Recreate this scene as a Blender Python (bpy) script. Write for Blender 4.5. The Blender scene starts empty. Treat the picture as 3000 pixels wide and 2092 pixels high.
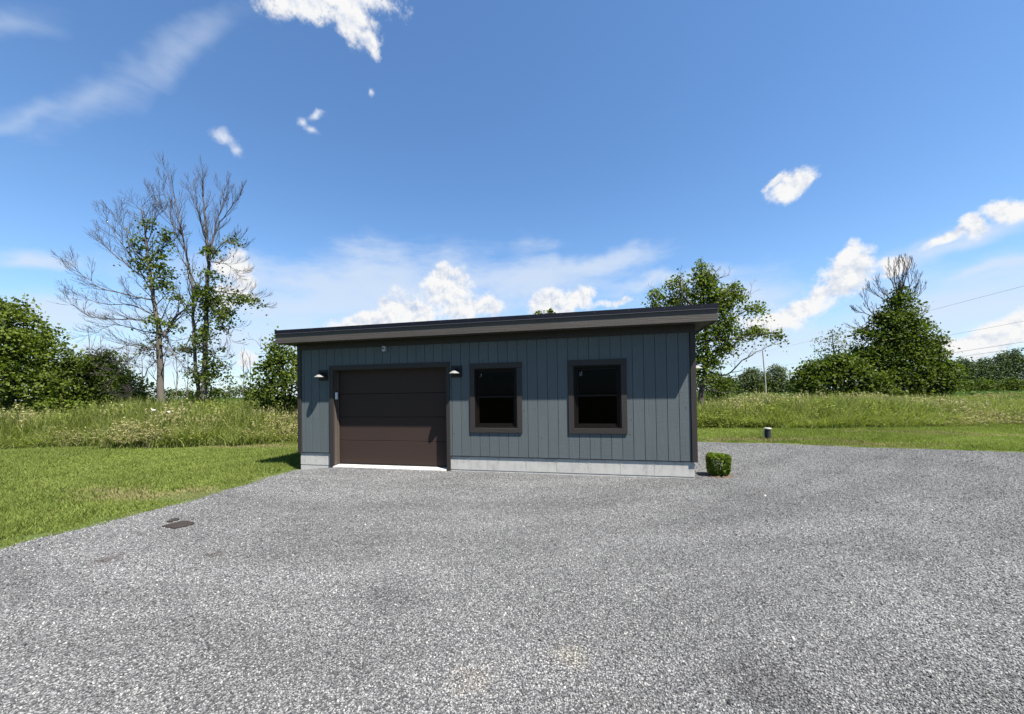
import bpy, bmesh, math, random
import numpy as np
from mathutils import Vector, Matrix

random.seed(7)
rng = np.random.default_rng(11)
scene = bpy.context.scene
COL = scene.collection

# ------------------------------------------------------------------ camera
FPX, YAW, PITCH, ROLL = 1130.86, -0.2295, 0.0127, -0.0144
CAM = Vector((6.5471, -7.6438, 1.592))
_c, _s = math.cos(YAW), math.sin(YAW)
_fw, _rt, _up = Vector((_s, _c, 0)), Vector((_c, -_s, 0)), Vector((0, 0, 1))
FW = _fw * math.cos(PITCH) + _up * math.sin(PITCH)
_u2 = _up * math.cos(PITCH) - _fw * math.sin(PITCH)
RT = _rt * math.cos(ROLL) + _u2 * math.sin(ROLL)
UP = _u2 * math.cos(ROLL) - _rt * math.sin(ROLL)
cd = bpy.data.cameras.new('camera')
cam = bpy.data.objects.new('camera', cd)
COL.objects.link(cam)
cam.matrix_world = Matrix(((RT.x, UP.x, -FW.x, CAM.x), (RT.y, UP.y, -FW.y, CAM.y),
                           (RT.z, UP.z, -FW.z, CAM.z), (0, 0, 0, 1)))
cd.sensor_width = 36.0
cd.lens = FPX / 3000 * 36
cd.shift_y = (1138.54 - 1046) / 3000
cd.clip_start, cd.clip_end = 0.05, 6000
scene.camera = cam

# ------------------------------------------------------------------ light
EXPOSURE = 1.8
SKY = 0.0525                            # world background strength
CLOUD = 0.95 / SKY / 2 ** EXPOSURE     # white cloud radiance in sky units
SUN_DIR = Vector((0.65, -0.36, 1.354)).normalized()
sl = bpy.data.lights.new('sun', 'SUN')
sl.energy, sl.angle, sl.color = 5.0, math.radians(0.5), (1.0, 0.955, 0.88)
so = bpy.data.objects.new('sun', sl)
COL.objects.link(so)
so.rotation_euler = (-SUN_DIR).to_track_quat('-Z', 'Y').to_euler()
scene.view_settings.view_transform = 'Standard'
scene.view_settings.look = 'None'
scene.view_settings.gamma = 1.0
scene.view_settings.exposure = EXPOSURE
scene.view_settings.use_curve_mapping = False
scene.cycles.max_bounces = 4
scene.cycles.diffuse_bounces = 2
scene.cycles.glossy_bounces = 2
scene.cycles.transmission_bounces = 3
scene.cycles.caustics_reflective = False
scene.cycles.caustics_refractive = False
scene.cycles.transparent_max_bounces = 12


def ray(px, py):
    """direction of a photo position given in 2296x1601 coordinates"""
    k = 3000 / 2296
    return (RT * ((px * k - 1500) / FPX) - UP * ((py * k - 1138.54) / FPX) + FW)


def W(px, py, depth):
    return CAM + ray(px, py) * depth


def G(px, py, z=0.0):
    d = ray(px, py)
    return CAM + d * ((z - CAM.z) / d.z)


# ------------------------------------------------------------------ node helper
class NT:
    def __init__(self, tree):
        self.t = tree
        tree.nodes.clear()

    def n(self, typ, ins=None, **kw):
        nd = self.t.nodes.new(typ)
        for k, v in kw.items():
            setattr(nd, k, v)
        for k, v in (ins or {}).items():
            self.set(nd, k, v)
        return nd

    def set(self, nd, k, v):
        sock = nd.inputs[k]
        if isinstance(v, bpy.types.NodeSocket):
            self.t.links.new(v, sock)
        elif isinstance(v, bpy.types.Node):
            self.t.links.new(v.outputs[0], sock)
        else:
            sock.default_value = v

    def m(self, op, a, b=0.0, c=0.0, clamp=False):
        nd = self.n('ShaderNodeMath', operation=op, use_clamp=clamp)
        self.set(nd, 0, a); self.set(nd, 1, b)
        if op in ('MULTIPLY_ADD', 'SMOOTH_MAX'):
            self.set(nd, 2, c)
        return nd.outputs[0]

    def vm(self, op, a, b=None):
        nd = self.n('ShaderNodeVectorMath', operation=op)
        self.set(nd, 0, a)
        if b is not None:
            self.set(nd, 1, b)
        return nd.outputs['Value'] if op in ('DOT_PRODUCT', 'LENGTH') else nd.outputs[0]

    def mr(self, v, a, b, c=0.0, d=1.0, smooth=False):
        nd = self.n('ShaderNodeMapRange')
        if smooth:
            nd.interpolation_type = 'SMOOTHSTEP'
        for i, x in enumerate((v, a, b, c, d)):
            self.set(nd, i, x)
        return nd.outputs[0]

    def mix(self, f, a, b):
        nd = self.n('ShaderNodeMix', data_type='RGBA')
        self.set(nd, 0, f); self.set(nd, 6, a); self.set(nd, 7, b)
        return nd.outputs[2]

    def noise(self, vec, scale, detail=3.0, rough=0.55, dist=0.0):
        nd = self.n('ShaderNodeTexNoise')
        if vec is not None:
            self.set(nd, 'Vector', vec)
        self.set(nd, 'Scale', scale); self.set(nd, 'Detail', detail)
        self.set(nd, 'Roughness', rough); self.set(nd, 'Distortion', dist)
        return nd

    def ramp(self, f, stops):
        nd = self.n('ShaderNodeValToRGB')
        self.set(nd, 0, f)
        cr = nd.color_ramp
        while len(cr.elements) < len(stops):
            cr.elements.new(0.5)
        for e, (p, c) in zip(cr.elements, stops):
            e.position = p
            e.color = (*c, 1) if len(c) == 3 else c
        return nd.outputs[0]


def V4(c):
    return (c[0], c[1], c[2], 1.0)


# ------------------------------------------------------------------ sky
world = bpy.data.worlds.new('World')
scene.world = world
world.use_nodes = True
w = NT(world.node_tree)
sky = w.n('ShaderNodeTexSky', sky_type='NISHITA', sun_disc=False)
sky.sun_elevation = math.asin(SUN_DIR.z)
sky.sun_rotation = math.atan2(SUN_DIR.x, SUN_DIR.y)
sky.altitude, sky.air_density, sky.dust_density, sky.ozone_density = 100, 1.0, 0.15, 2.2
D = w.n('ShaderNodeTexCoord').outputs['Generated']
# cloud chart: tangent plane of the sky around a fixed compass direction
CF = Vector((-0.22, 0.94, 0.26)).normalized()
CR = CF.cross(Vector((0, 0, 1))).normalized()
CU = CR.cross(CF)
dF = w.vm('DOT_PRODUCT', D, tuple(CF))
iF = w.m('DIVIDE', 1.0, dF)
chart = w.n('ShaderNodeCombineXYZ', {'X': w.m('MULTIPLY', w.vm('DOT_PRODUCT', D, tuple(CR)), iF),
                                     'Y': w.m('MULTIPLY', w.vm('DOT_PRODUCT', D, tuple(CU)), iF)}).outputs[0]
wn = w.noise(D, 7.0, 3.0, 0.6)
warp = w.vm('ADD', chart, w.vm('MULTIPLY', w.vm('SUBTRACT', wn.outputs['Color'], (.5, .5, .5)), (.13, .13, 0)))


def chart_xy(px, py):
    d_ = ray(px, py)
    return Vector((d_.dot(CR) / d_.dot(CF), d_.dot(CU) / d_.dot(CF), 0))


def union(vec, items):
    """smallest normalised distance to any of the elliptical cloud cells"""
    acc = None
    for (px, py, rx, ry, ang) in items:
        c = chart_xy(px, py)
        ex, ey = chart_xy(px + rx, py) - c, chart_xy(px, py - ry) - c
        th = math.atan2(ex.y, ex.x) + math.radians(ang)
        mp = w.n('ShaderNodeMapping', {'Vector': vec, 'Location': c, 'Rotation': (0, 0, th), 'Scale': (ex.length, ey.length, 1)}, vector_type='TEXTURE')
        ln_ = w.vm('LENGTH', mp.outputs[0])
        if acc is None:
            acc = ln_
        else:
            nd = w.n('ShaderNodeMath', {0: acc, 1: ln_, 2: 0.35}, operation='SMOOTH_MIN')
            acc = nd.outputs[0]
    return w.m('SUBTRACT', 1.0, acc)


CUMULUS = [
    (735, -10, 165, 75, 0), (800, 50, 70, 55, -30), (660, 15, 90, 45, -15), (846, 118, 22, 42, 30),
    (1765, 410, 46, 30, 0), (1760, 435, 26, 24, 0), (1728, 400, 34, 10, 25),
    (2290, 465, 85, 32, 0), (2187, 506, 34, 28, 0), (2130, 532, 60, 10, 25),
    (1908, 575, 26, 30, 0), (1910, 615, 66, 48, 0), (1860, 655, 80, 36, 30), (1790, 695, 110, 34, 18), (1730, 722, 80, 24, 0),
    (1000, 615, 40, 26, 0), (1000, 650, 56, 46, 0), (930, 690, 70, 40, 10), (873, 682, 28, 22, 0), (830, 722, 110, 24, 12), (1040, 690, 70, 30, 0),
    (1090, 692, 30, 28, 0), (1245, 692, 52, 36, 0), (1300, 678, 42, 26, 0), (1385, 682, 34, 14, 0),
    (522, 600, 42, 30, 0), (545, 625, 28, 36, 0), (530, 665, 60, 26, 0), (548, 800, 22, 18, 0),
    (2270, 750, 120, 44, 18), (2170, 775, 120, 28, 5), (2005, 600, 30, 22, 0)]
WISP = [(516, 318, 36, 22, -20), (545, 342, 18, 26, 20), (704, 273, 28, 13, 10), (688, 312, 28, 14, -20), (665, 288, 12, 16, 0), (822, 216, 12, 8, 0)]
FAINT = [(60, 258, 170, 20, 10), (230, 210, 150, 28, 22), (390, 130, 150, 34, 28), (30, 60, 90, 30, 0)]
CIRRUS = [(850, 640, 420, 66, 0), (700, 690, 380, 60, 0), (1150, 640, 260, 40, 0), (1310, 600, 150, 30, 8), (1480, 640, 170, 20, 6), (640, 740, 260, 90, 0),
          (2130, 700, 380, 80, 12), (1700, 760, 320, 70, 0), (1880, 770, 320, 60, 0), (2150, 545, 160, 22, 20), (2230, 600, 140, 14, 14),
          (80, 715, 260, 40, 0), (180, 790, 340, 50, 0), (70, 595, 75, 15, 0), (1150, 780, 520, 60, 0), (1620, 690, 150, 50, 10)]
n1 = w.noise(D, 17.0, 7.0, 0.68)
nn = w.m('SUBTRACT', n1.outputs[0], 0.5)
cum_f = union(warp, CUMULUS)
cum = w.mr(w.m('ADD', cum_f, w.m('MULTIPLY', nn, 2.5)), -0.20, 0.50, 0, 1, True)
wisp = w.mr(w.m('ADD', union(warp, WISP), w.m('MULTIPLY', nn, 3.4)), -0.15, 1.25, 0, 0.85, True)
n3 = w.noise(w.vm('MULTIPLY', w.vm('ADD', D, w.vm('MULTIPLY', wn.outputs['Color'], (.07, .07, .05))), (1.0, 1.0, 3.6)), 5.5, 6.0, 0.62)
cir = w.m('MULTIPLY', w.mr(w.m('ADD', union(warp, CIRRUS), w.m('MULTIPLY', w.m('SUBTRACT', n3.outputs[0], 0.5), 2.6)), -0.85, 1.05, 0, 1, True), 0.80)
fnt = w.m('MULTIPLY', w.mr(w.m('ADD', union(warp, FAINT), w.m('MULTIPLY', w.m('SUBTRACT', n3.outputs[0], 0.5), 2.4)), -0.8, 1.5, 0, 1, True), 0.42)
cir = w.m('MAXIMUM', cir, fnt)
# cumulus modelling: compare density with the density a little towards the light
n1b = w.noise(w.vm('ADD', D, tuple(Vector((0.25, 0.0, 0.62)) * 0.02)), 17.0, 4.0, 0.6)
sh = w.m('ADD', w.m('MULTIPLY', w.m('SUBTRACT', n1.outputs[0], n1b.outputs[0]), 2.2), w.m('MULTIPLY', cum_f, -0.10))
cshade = w.mr(sh, -0.46, 0.02, 0.0, 1.0)
ccol = w.mix(cshade, tuple(x * CLOUD for x in (0.56, 0.66, 0.84)) + (1,), tuple(x * CLOUD for x in (1.0, 1.0, 1.0)) + (1,))
hs = w.n('ShaderNodeHueSaturation', {'Saturation': 1.10, 'Value': 1.0, 'Color': sky.outputs[0]})
skyc = w.vm('MULTIPLY', hs.outputs[0], (0.95, 1.06, 1.14))
# white summer haze low over the horizon, all the way round
el = w.n('ShaderNodeSeparateXYZ', {0: D}).outputs['Z']
haze_f = w.m('MULTIPLY', w.m('POWER', w.m('SUBTRACT', 1.0, w.m('MINIMUM', w.m('ABSOLUTE', el), 1.0)), 8.0), 0.62)
c0 = w.mix(haze_f, skyc, tuple(x * CLOUD for x in (0.46, 0.63, 0.92)) + (1,))
c1 = w.mix(cir, c0, tuple(x * CLOUD for x in (0.74, 0.84, 0.99)) + (1,))
c2 = w.mix(wisp, c1, tuple(x * CLOUD for x in (0.86, 0.91, 1.0)) + (1,))
c3 = w.mix(cum, c2, ccol)
bg = w.n('ShaderNodeBackground', {'Color': c3, 'Strength': SKY})
w.n('ShaderNodeOutputWorld', {'Surface': bg})
try:
    world.cycles.sampling_method = 'MANUAL'
    world.cycles.sample_map_resolution = 512
except Exception:
    pass


# ------------------------------------------------------------------ materials
def new_mat(name):
    m = bpy.data.materials.new(name)
    m.use_nodes = True
    return m, NT(m.node_tree)


def out(t, shader, disp=None):
    t.n('ShaderNodeOutputMaterial', {'Surface': shader})


def principled(t, color, rough=0.7, normal=None, spec=0.3, metal=0.0):
    p = t.n('ShaderNodeBsdfPrincipled', {'Base Color': color, 'Roughness': rough, 'Metallic': metal})
    p.inputs['Specular IOR Level'].default_value = spec
    if normal is not None:
        t.set(p, 'Normal', normal)
    return p


def plain(name, col, rough=0.6, var=0.12, scale=6.0, spec=0.3, metal=0.0, bump=0.0):
    m, t = new_mat(name)
    tc = t.n('ShaderNodeTexCoord').outputs['Object']
    n = t.noise(tc, scale, 5.0)
    c = t.mix(n.outputs[0], V4([x * (1 - var * 2) for x in col]), V4([x * (1 + var * 2) for x in col]))
    nb = None
    if bump:
        nb = t.n('ShaderNodeBump', {'Strength': bump, 'Distance': 0.004, 'Height': t.noise(tc, scale * 12, 4.0).outputs[0]})
    out(t, principled(t, c, rough, nb, spec, metal))
    return m


def wood(name, col, along='Z', rough=0.62, strength=0.6, var=0.18, streak=1.0, spec=0.25):
    """painted rough-sawn timber: grain runs along the given object axis"""
    m, t = new_mat(name)
    tc = t.n('ShaderNodeTexCoord').outputs['Object']
    info = t.n('ShaderNodeObjectInfo')
    off = t.n('ShaderNodeCombineXYZ', {'X': t.m('MULTIPLY', info.outputs['Random'], 37.0), 'Y': t.m('MULTIPLY', info.outputs['Random'], 11.0), 'Z': t.m('MULTIPLY', info.outputs['Random'], 53.0)})
    p = t.vm('ADD', tc, off.outputs[0])
    sc = {'X': (1.6, 26, 26), 'Y': (26, 1.6, 26), 'Z': (26, 26, 1.6)}[along]
    sw = {'X': (60, 4, 4), 'Y': (4, 60, 4), 'Z': (4, 4, 60)}[along]
    g1 = t.noise(t.vm('MULTIPLY', p, sc), 1.0, 6.0, 0.65, 1.2)
    g2 = t.noise(t.vm('MULTIPLY', p, sw), 1.0, 3.0, 0.6)
    big = t.noise(p, 1.3, 4.0)
    h = t.m('ADD', t.m('MULTIPLY', g1.outputs[0], streak), t.m('MULTIPLY', g2.outputs[0], 0.45))
    f = t.m('ADD', t.m('MULTIPLY', g1.outputs[0], 0.55), t.m('MULTIPLY', big.outputs[0], 0.45))
    f = t.m('ADD', f, t.m('MULTIPLY', t.m('SUBTRACT', info.outputs['Random'], 0.5), 0.25))
    c = t.mix(f, V4([x * (1 - var * 1.6) for x in col]), V4([x * (1 + var * 1.6) for x in col]))
    # small dark knots / dimples
    vor = t.n('ShaderNodeTexVoronoi', {'Vector': p, 'Scale': 3.1})
    knot = t.mr(vor.outputs['Distance'], 0.03, 0.055, 0.45, 1.0)
    c = t.vm('MULTIPLY', c, t.n('ShaderNodeCombineXYZ', {'X': knot, 'Y': knot, 'Z': knot}).outputs[0])
    b = t.n('ShaderNodeBump', {'Strength': strength, 'Distance': 0.006, 'Height': h})
    out(t, principled(t, c, rough, b.outputs[0], spec))
    return m


def leaf_mat(name, c_dark, c_light, rough=0.5, transl=0.35, random_src='attr'):
    m, t = new_mat(name)
    if random_src == 'attr':
        r = t.n('ShaderNodeAttribute', attribute_name='rnd').outputs['Fac']
    else:
        a = t.n('ShaderNodeAttribute', attribute_name='rnd').outputs['Fac']
        r = t.m('ADD', t.m('MULTIPLY', a, 0.5), t.m('MULTIPLY', t.n('ShaderNodeObjectInfo').outputs['Random'], 0.5))
    c = t.mix(r, V4(c_dark), V4(c_light))
    p = principled(t, c, max(rough, 0.6), None, 0.12)
    tr = t.n('ShaderNodeBsdfTranslucent', {'Color': t.vm('MULTIPLY', c, (1.3, 1.5, 0.6))})
    out(t, t.n('ShaderNodeMixShader', {0: transl, 1: p, 2: tr}))
    return m


M = {}
SIDING = (0.0665, 0.0795, 0.083)
TRIM = (0.023, 0.0195, 0.0175)
M['siding'] = wood('siding_paint', SIDING, 'Z', 0.72, 0.8, 0.1)
M['siding_back'] = plain('siding_groove_paint', (0.034, 0.042, 0.043), 0.8)
M['trim_z'] = wood('trim_paint_upright', TRIM, 'Z', 0.6, 0.7, 0.12)
M['trim_x'] = wood('trim_paint_level', TRIM, 'X', 0.6, 0.7, 0.12)
M['fascia_x'] = wood('fascia_stain', (0.052, 0.046, 0.040), 'X', 0.65, 0.9, 0.22)
M['fascia_y'] = wood('fascia_stain_side', (0.052, 0.046, 0.040), 'Y', 0.65, 0.9, 0.22)
M['soffit'] = plain('soffit_board', (0.045, 0.043, 0.036), 0.8)
M['flashing'] = plain('flashing_metal', (0.005, 0.006, 0.011), 0.55, 0.08, 2.0, 0.12)
M['flash_lip'] = plain('flashing_lip', (0.07, 0.07, 0.085), 0.45)
M['frame'] = plain('window_frame_bronze', (0.007, 0.0052, 0.0045), 0.5, 0.1, 4.0, 0.1)
M['door'] = wood('door_panel_brown', (0.034, 0.0225, 0.0185), 'X', 0.6, 0.12, 0.05, spec=0.1)
M['jamb'] = wood('jamb_wood', (0.062, 0.049, 0.040), 'Z', 0.65, 0.6, 0.2)
M['rubber'] = plain('black_rubber', (0.012, 0.012, 0.012), 0.8)
M['shade'] = plain('lamp_shade_metal', (0.15, 0.147, 0.14), 0.55, 0.05, 8.0, 0.4)
M['black'] = plain('lamp_black', (0.006, 0.006, 0.007), 0.5, 0.1, 8.0, 0.25)
M['white_plastic'] = plain('white_plastic', (0.62, 0.64, 0.68), 0.4, 0.02)
M['grey_plastic'] = plain('grey_plastic', (0.30, 0.31, 0.33), 0.5, 0.05)
M['glint'] = plain('painted_glint', (0.09, 0.09, 0.09), 0.7, 0.05)  # dull grey standing in for reflections on the window glass
M['pipe'] = plain('black_pipe', (0.022, 0.022, 0.024), 0.5, 0.1, 8.0)
M['cap'] = plain('pale_cap', (0.27, 0.26, 0.235), 0.6, 0.08, 9.0)
M['interior'] = plain('interior_wall', (0.03, 0.028, 0.026), 0.9)
M['pole'] = wood('pole_wood', (0.26, 0.24, 0.21), 'Z', 0.8, 0.5, 0.15)
M['wire'] = plain('wire_black', (0.03, 0.03, 0.035), 0.5)
M['bark'] = wood('bark_grey', (0.085, 0.072, 0.06), 'Z', 0.9, 1.0, 0.3)
M['bark_dark'] = wood('bark_dark', (0.05, 0.041, 0.033), 'Z', 0.9, 1.0, 0.3)
M['twig'] = plain('dead_twig', (0.036, 0.030, 0.027), 0.9, 0.2, 3.0)
M['plate'] = plain('rusty_plate', (0.020, 0.016, 0.014), 0.9, 0.35, 25.0, 0.2, 0.0, 0.7)
M['rock'] = plain('pale_rock', (0.34, 0.33, 0.30), 0.85, 0.15, 8.0, 0.2, 0.0, 0.6)
M['earth'] = plain('bare_earth', (0.06, 0.046, 0.033), 0.95, 0.3, 20.0, 0.1, 0.0, 0.8)
M['petal'] = plain('white_petal', (0.8, 0.8, 0.76), 0.7, 0.03)


def concrete(name, col):
    m, t = new_mat(name)
    tc = t.n('ShaderNodeTexCoord').outputs['Object']
    info = t.n('ShaderNodeObjectInfo')
    p = t.vm('ADD', tc, t.n('ShaderNodeCombineXYZ', {'X': t.m('MULTIPLY', info.outputs['Random'], 31.0)}).outputs[0])
    n = t.noise(p, 4.0, 8.0, 0.65)
    st = t.noise(t.vm('MULTIPLY', p, (14, 14, 1.2)), 1.0, 4.0)
    f = t.m('ADD', t.m('MULTIPLY', n.outputs[0], 0.7), t.m('MULTIPLY', st.outputs[0], 0.3))
    c = t.ramp(f, [(0.3, [x * 0.62 for x in col]), (0.5, col), (0.7, [min(1, x * 1.15) for x in col])])
    vor = t.n('ShaderNodeTexVoronoi', {'Vector': p, 'Scale': 17.0})
    pit = t.mr(vor.outputs['Distance'], 0.06, 0.13, 0.45, 1.0)
    c = t.vm('MULTIPLY', c, t.n('ShaderNodeCombineXYZ', {'X': pit, 'Y': pit, 'Z': pit}).outputs[0])
    b = t.n('ShaderNodeBump', {'Strength': 0.5, 'Distance': 0.003, 'Height': t.noise(p, 60.0, 4.0).outputs[0]})
    out(t, principled(t, c, 0.85, b.outputs[0], 0.2))
    return m


M['concrete'] = concrete('cast_concrete', (0.335, 0.325, 0.30))
M['slab'] = concrete('slab_concrete', (0.33, 0.32, 0.30))

m, t = new_mat('window_glass')
fr = t.n('ShaderNodeFresnel', {'IOR': 1.13})
g = t.n('ShaderNodeBsdfGlossy', {'Color': (0.8, 0.85, 0.9, 1), 'Roughness': 0.02})
tr = t.n('ShaderNodeBsdfTransparent', {'Color': (0.05, 0.053, 0.056, 1)})
out(t, t.n('ShaderNodeMixShader', {0: fr, 1: tr, 2: g}))
M['glass'] = m
m, t = new_mat('insect_screen')
out(t, t.n('ShaderNodeMixShader', {0: 0.45, 1: t.n('ShaderNodeBsdfTransparent'), 2: t.n('ShaderNodeBsdfDiffuse', {'Color': (0.02, 0.02, 0.022, 1)})}))
M['screen'] = m

# gravel sheet
def gravel_stain(t, p):
    """dusty and damp patches and the arcs swept by turning wheels"""
    a_ = t.mr(t.noise(p, 0.55, 4.0, 0.6).outputs[0], 0.34, 0.62, 0.88, 1.08)
    q = t.vm('SUBTRACT', p, (1.5, 9.5, 0.0))
    rad = t.vm('LENGTH', q)
    wob_ = t.noise(p, 0.35, 2.0).outputs[0]
    ring = t.noise(t.n('ShaderNodeCombineXYZ', {'X': t.m('ADD', rad, t.m('MULTIPLY', wob_, 1.6)), 'Y': t.vm('DOT_PRODUCT', p, (0.13, 0.05, 0.0))}).outputs[0], 1.5, 3.0, 0.6)
    b__ = t.mr(ring.outputs[0], 0.36, 0.62, 0.87, 1.10)
    return t.m('MULTIPLY', a_, b__)


def gravel_spots(t, p, col):
    """a few sandy and rusty spots spilled on the drive"""
    for (px, py, r_, tint) in ((1278, 1478, 0.13, (1.20, 1.16, 1.04)), (1060, 1530, 0.16, (1.08, 1.03, 0.97)), (235, 1258, 0.16, (0.62, 0.58, 0.56)), (480, 1245, 0.13, (0.68, 0.65, 0.63)),
                               (880, 1345, 0.35, (0.74, 0.74, 0.75)), (1720, 1545, 0.30, (0.66, 0.66, 0.68))):
        g_ = G(px, py, -0.03)
        dd_ = t.vm('LENGTH', t.vm('SUBTRACT', p, (g_.x, g_.y, p_z(g_))))
        k_ = t.mr(t.m('ADD', dd_, t.m('MULTIPLY', t.m('SUBTRACT', t.noise(p, 14.0, 3.0).outputs[0], 0.5), r_ * 2.2)), r_ * 0.2, r_ * 1.2, 1.0, 0.0, True)
        col = t.mix(k_, col, t.vm('MULTIPLY', col, tint))
    return col


def p_z(g_):
    return g_.z


m, t = new_mat('gravel_bed')
tc = t.n('ShaderNodeTexCoord').outputs['Object']
v1 = t.n('ShaderNodeTexVoronoi', {'Vector': tc, 'Scale': 92.0})
v2 = t.n('ShaderNodeTexVoronoi', {'Vector': tc, 'Scale': 58.0})
r1 = t.vm('DOT_PRODUCT', v1.outputs['Color'], (0.4, 0.3, 0.3))
r2 = t.vm('DOT_PRODUCT', v2.outputs['Color'], (0.4, 0.3, 0.3))
pick = t.mr(t.noise(tc, 9.0).outputs[0], 0.45, 0.55)
rr = t.m('ADD', t.m('MULTIPLY', r1, t.m('SUBTRACT', 1.0, pick)), t.m('MULTIPLY', r2, pick))
col = t.ramp(rr, [(0.18, (0.07, 0.071, 0.073)), (0.45, (0.135, 0.136, 0.138)), (0.75, (0.205, 0.205, 0.204)), (0.95, (0.265, 0.263, 0.256))])
gapd = t.m('ADD', t.m('MULTIPLY', v1.outputs['Distance'], t.m('SUBTRACT', 1.0, pick)), t.m('MULTIPLY', v2.outputs['Distance'], pick))
gap = t.mr(gapd, 0.26, 0.60, 1.12, 0.34)
col = t.vm('MULTIPLY', col, t.n('ShaderNodeCombineXYZ', {'X': gap, 'Y': gap, 'Z': gap}).outputs[0])
sf = gravel_stain(t, tc)
col = t.vm('MULTIPLY', col, t.n('ShaderNodeCombineXYZ', {'X': sf, 'Y': sf, 'Z': sf}).outputs[0])
col = gravel_spots(t, tc, col)
hh = t.m('SUBTRACT', 1.0, t.m('ADD', t.m('MULTIPLY', v1.outputs['Distance'], 0.7), t.m('MULTIPLY', v2.outputs['Distance'], 0.6)))
b = t.n('ShaderNodeBump', {'Strength': 1.0, 'Distance': 0.013, 'Height': hh})
out(t, principled(t, col, 0.9, b.outputs[0], 0.15))
M['gravel'] = m

m, t = new_mat('gravel_stone')
rn = t.n('ShaderNodeObjectInfo').outputs['Random']
col = t.ramp(rn, [(0.0, (0.030, 0.031, 0.034)), (0.4, (0.094, 0.095, 0.098)), (0.8, (0.172, 0.172, 0.171)), (0.98, (0.23, 0.228, 0.22)), (0.9995, (0.34, 0.33, 0.30))])
lo = t.n('ShaderNodeObjectInfo').outputs['Location']
st = gravel_stain(t, lo)
col = t.vm('MULTIPLY', col, t.n('ShaderNodeCombineXYZ', {'X': st, 'Y': st, 'Z': st}).outputs[0])
col = gravel_spots(t, lo, col)
out(t, principled(t, col, 0.85, None, 0.2))
M['stone'] = m

m, t = new_mat('ground_soil')
tc = t.n('ShaderNodeTexCoord').outputs['Object']
n = t.noise(tc, 1.1, 8.0, 0.65)
nf = t.noise(tc, 30.0, 4.0, 0.6)
c = t.ramp(t.m('ADD', t.m('MULTIPLY', n.outputs[0], 0.55), t.m('MULTIPLY', nf.outputs[0], 0.45)),
           [(0.3, (0.030, 0.042, 0.012)), (0.5, (0.052, 0.072, 0.020)), (0.68, (0.085, 0.095, 0.032)), (0.8, (0.12, 0.105, 0.055))])
b = t.n('ShaderNodeBump', {'Strength': 0.8, 'Distance': 0.03, 'Height': nf.outputs[0]})
out(t, principled(t, c, 0.95, b.outputs[0], 0.1))
M['soil'] = m

M['leaf_a'] = leaf_mat('leaf_maple', (0.024, 0.042, 0.006), (0.125, 0.155, 0.024))
M['leaf_b'] = leaf_mat('leaf_dark', (0.014, 0.028, 0.005), (0.09, 0.115, 0.018))
M['leaf_c'] = leaf_mat('leaf_vine', (0.022, 0.040, 0.007), (0.105, 0.13, 0.022))
M['leaf_far'] = leaf_mat('leaf_far', (0.045, 0.06, 0.035), (0.10, 0.12, 0.07))
M['leaf_fardark'] = leaf_mat('leaf_fardark', (0.025, 0.04, 0.025), (0.06, 0.08, 0.04))
M['leaf_box'] = leaf_mat('leaf_boxwood', (0.035, 0.06, 0.008), (0.13, 0.175, 0.02), 0.4)
M['lawn'] = leaf_mat('lawn_blade', (0.058, 0.084, 0.014), (0.185, 0.218, 0.054), 0.55, 0.35, 'obj')
M['lawn_dry'] = leaf_mat('lawn_dry', (0.11, 0.105, 0.04), (0.22, 0.20, 0.09), 0.7, 0.25, 'obj')
M['tall'] = leaf_mat('tall_grass_blade', (0.055, 0.082, 0.016), (0.225, 0.24, 0.072), 0.55, 0.35, 'obj')
M['straw'] = leaf_mat('straw_blade', (0.13, 0.125, 0.05), (0.27, 0.245, 0.125), 0.7, 0.25, 'obj')
M['weed'] = leaf_mat('weed_leaf', (0.06, 0.088, 0.015), (0.21, 0.23, 0.05), 0.5, 0.35, 'obj')
M['crop'] = leaf_mat('crop_leaf', (0.020, 0.050, 0.010), (0.062, 0.11, 0.024), 0.4, 0.3, 'obj')


# ------------------------------------------------------------------ mesh helpers
def tag(o, label=None, cat=None, group=None, kind=None):
    if label: o['label'] = label
    if cat: o['category'] = cat
    if group: o['group'] = group
    if kind: o['kind'] = kind
    return o


def link(name, me, parent=None, mat=None):
    if mat is not None and not me.materials:
        me.materials.append(mat)
    o = bpy.data.objects.new(name, me)
    COL.objects.link(o)
    if parent is not None:
        o.parent = parent
    return o


def empty(name, loc=(0, 0, 0), label=None, cat=None, group=None):
    o = bpy.data.objects.new(name, None)
    o.empty_display_size = 0.2
    COL.objects.link(o)
    o.location = loc
    return tag(o, label, cat, group)


def np_mesh(name, v, f, attr=None, smooth=False):
    me = bpy.data.meshes.new(name)
    v = np.asarray(v, dtype=np.float32); f = np.asarray(f, dtype=np.int32)
    n, k = f.shape
    me.vertices.add(len(v)); me.vertices.foreach_set('co', v.ravel())
    me.loops.add(n * k); me.loops.foreach_set('vertex_index', f.ravel())
    me.polygons.add(n)
    me.polygons.foreach_set('loop_start', np.arange(0, n * k, k, dtype=np.int32))
    me.polygons.foreach_set('loop_total', np.full(n, k, dtype=np.int32))
    if smooth:
        me.polygons.foreach_set('use_smooth', np.ones(n, dtype=bool))
    if attr is not None:
        a = me.attributes.new('rnd', 'FLOAT', 'POINT')
        a.data.foreach_set('value', np.asarray(attr, dtype=np.float32))
    me.update(calc_edges=True)
    return me


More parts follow.
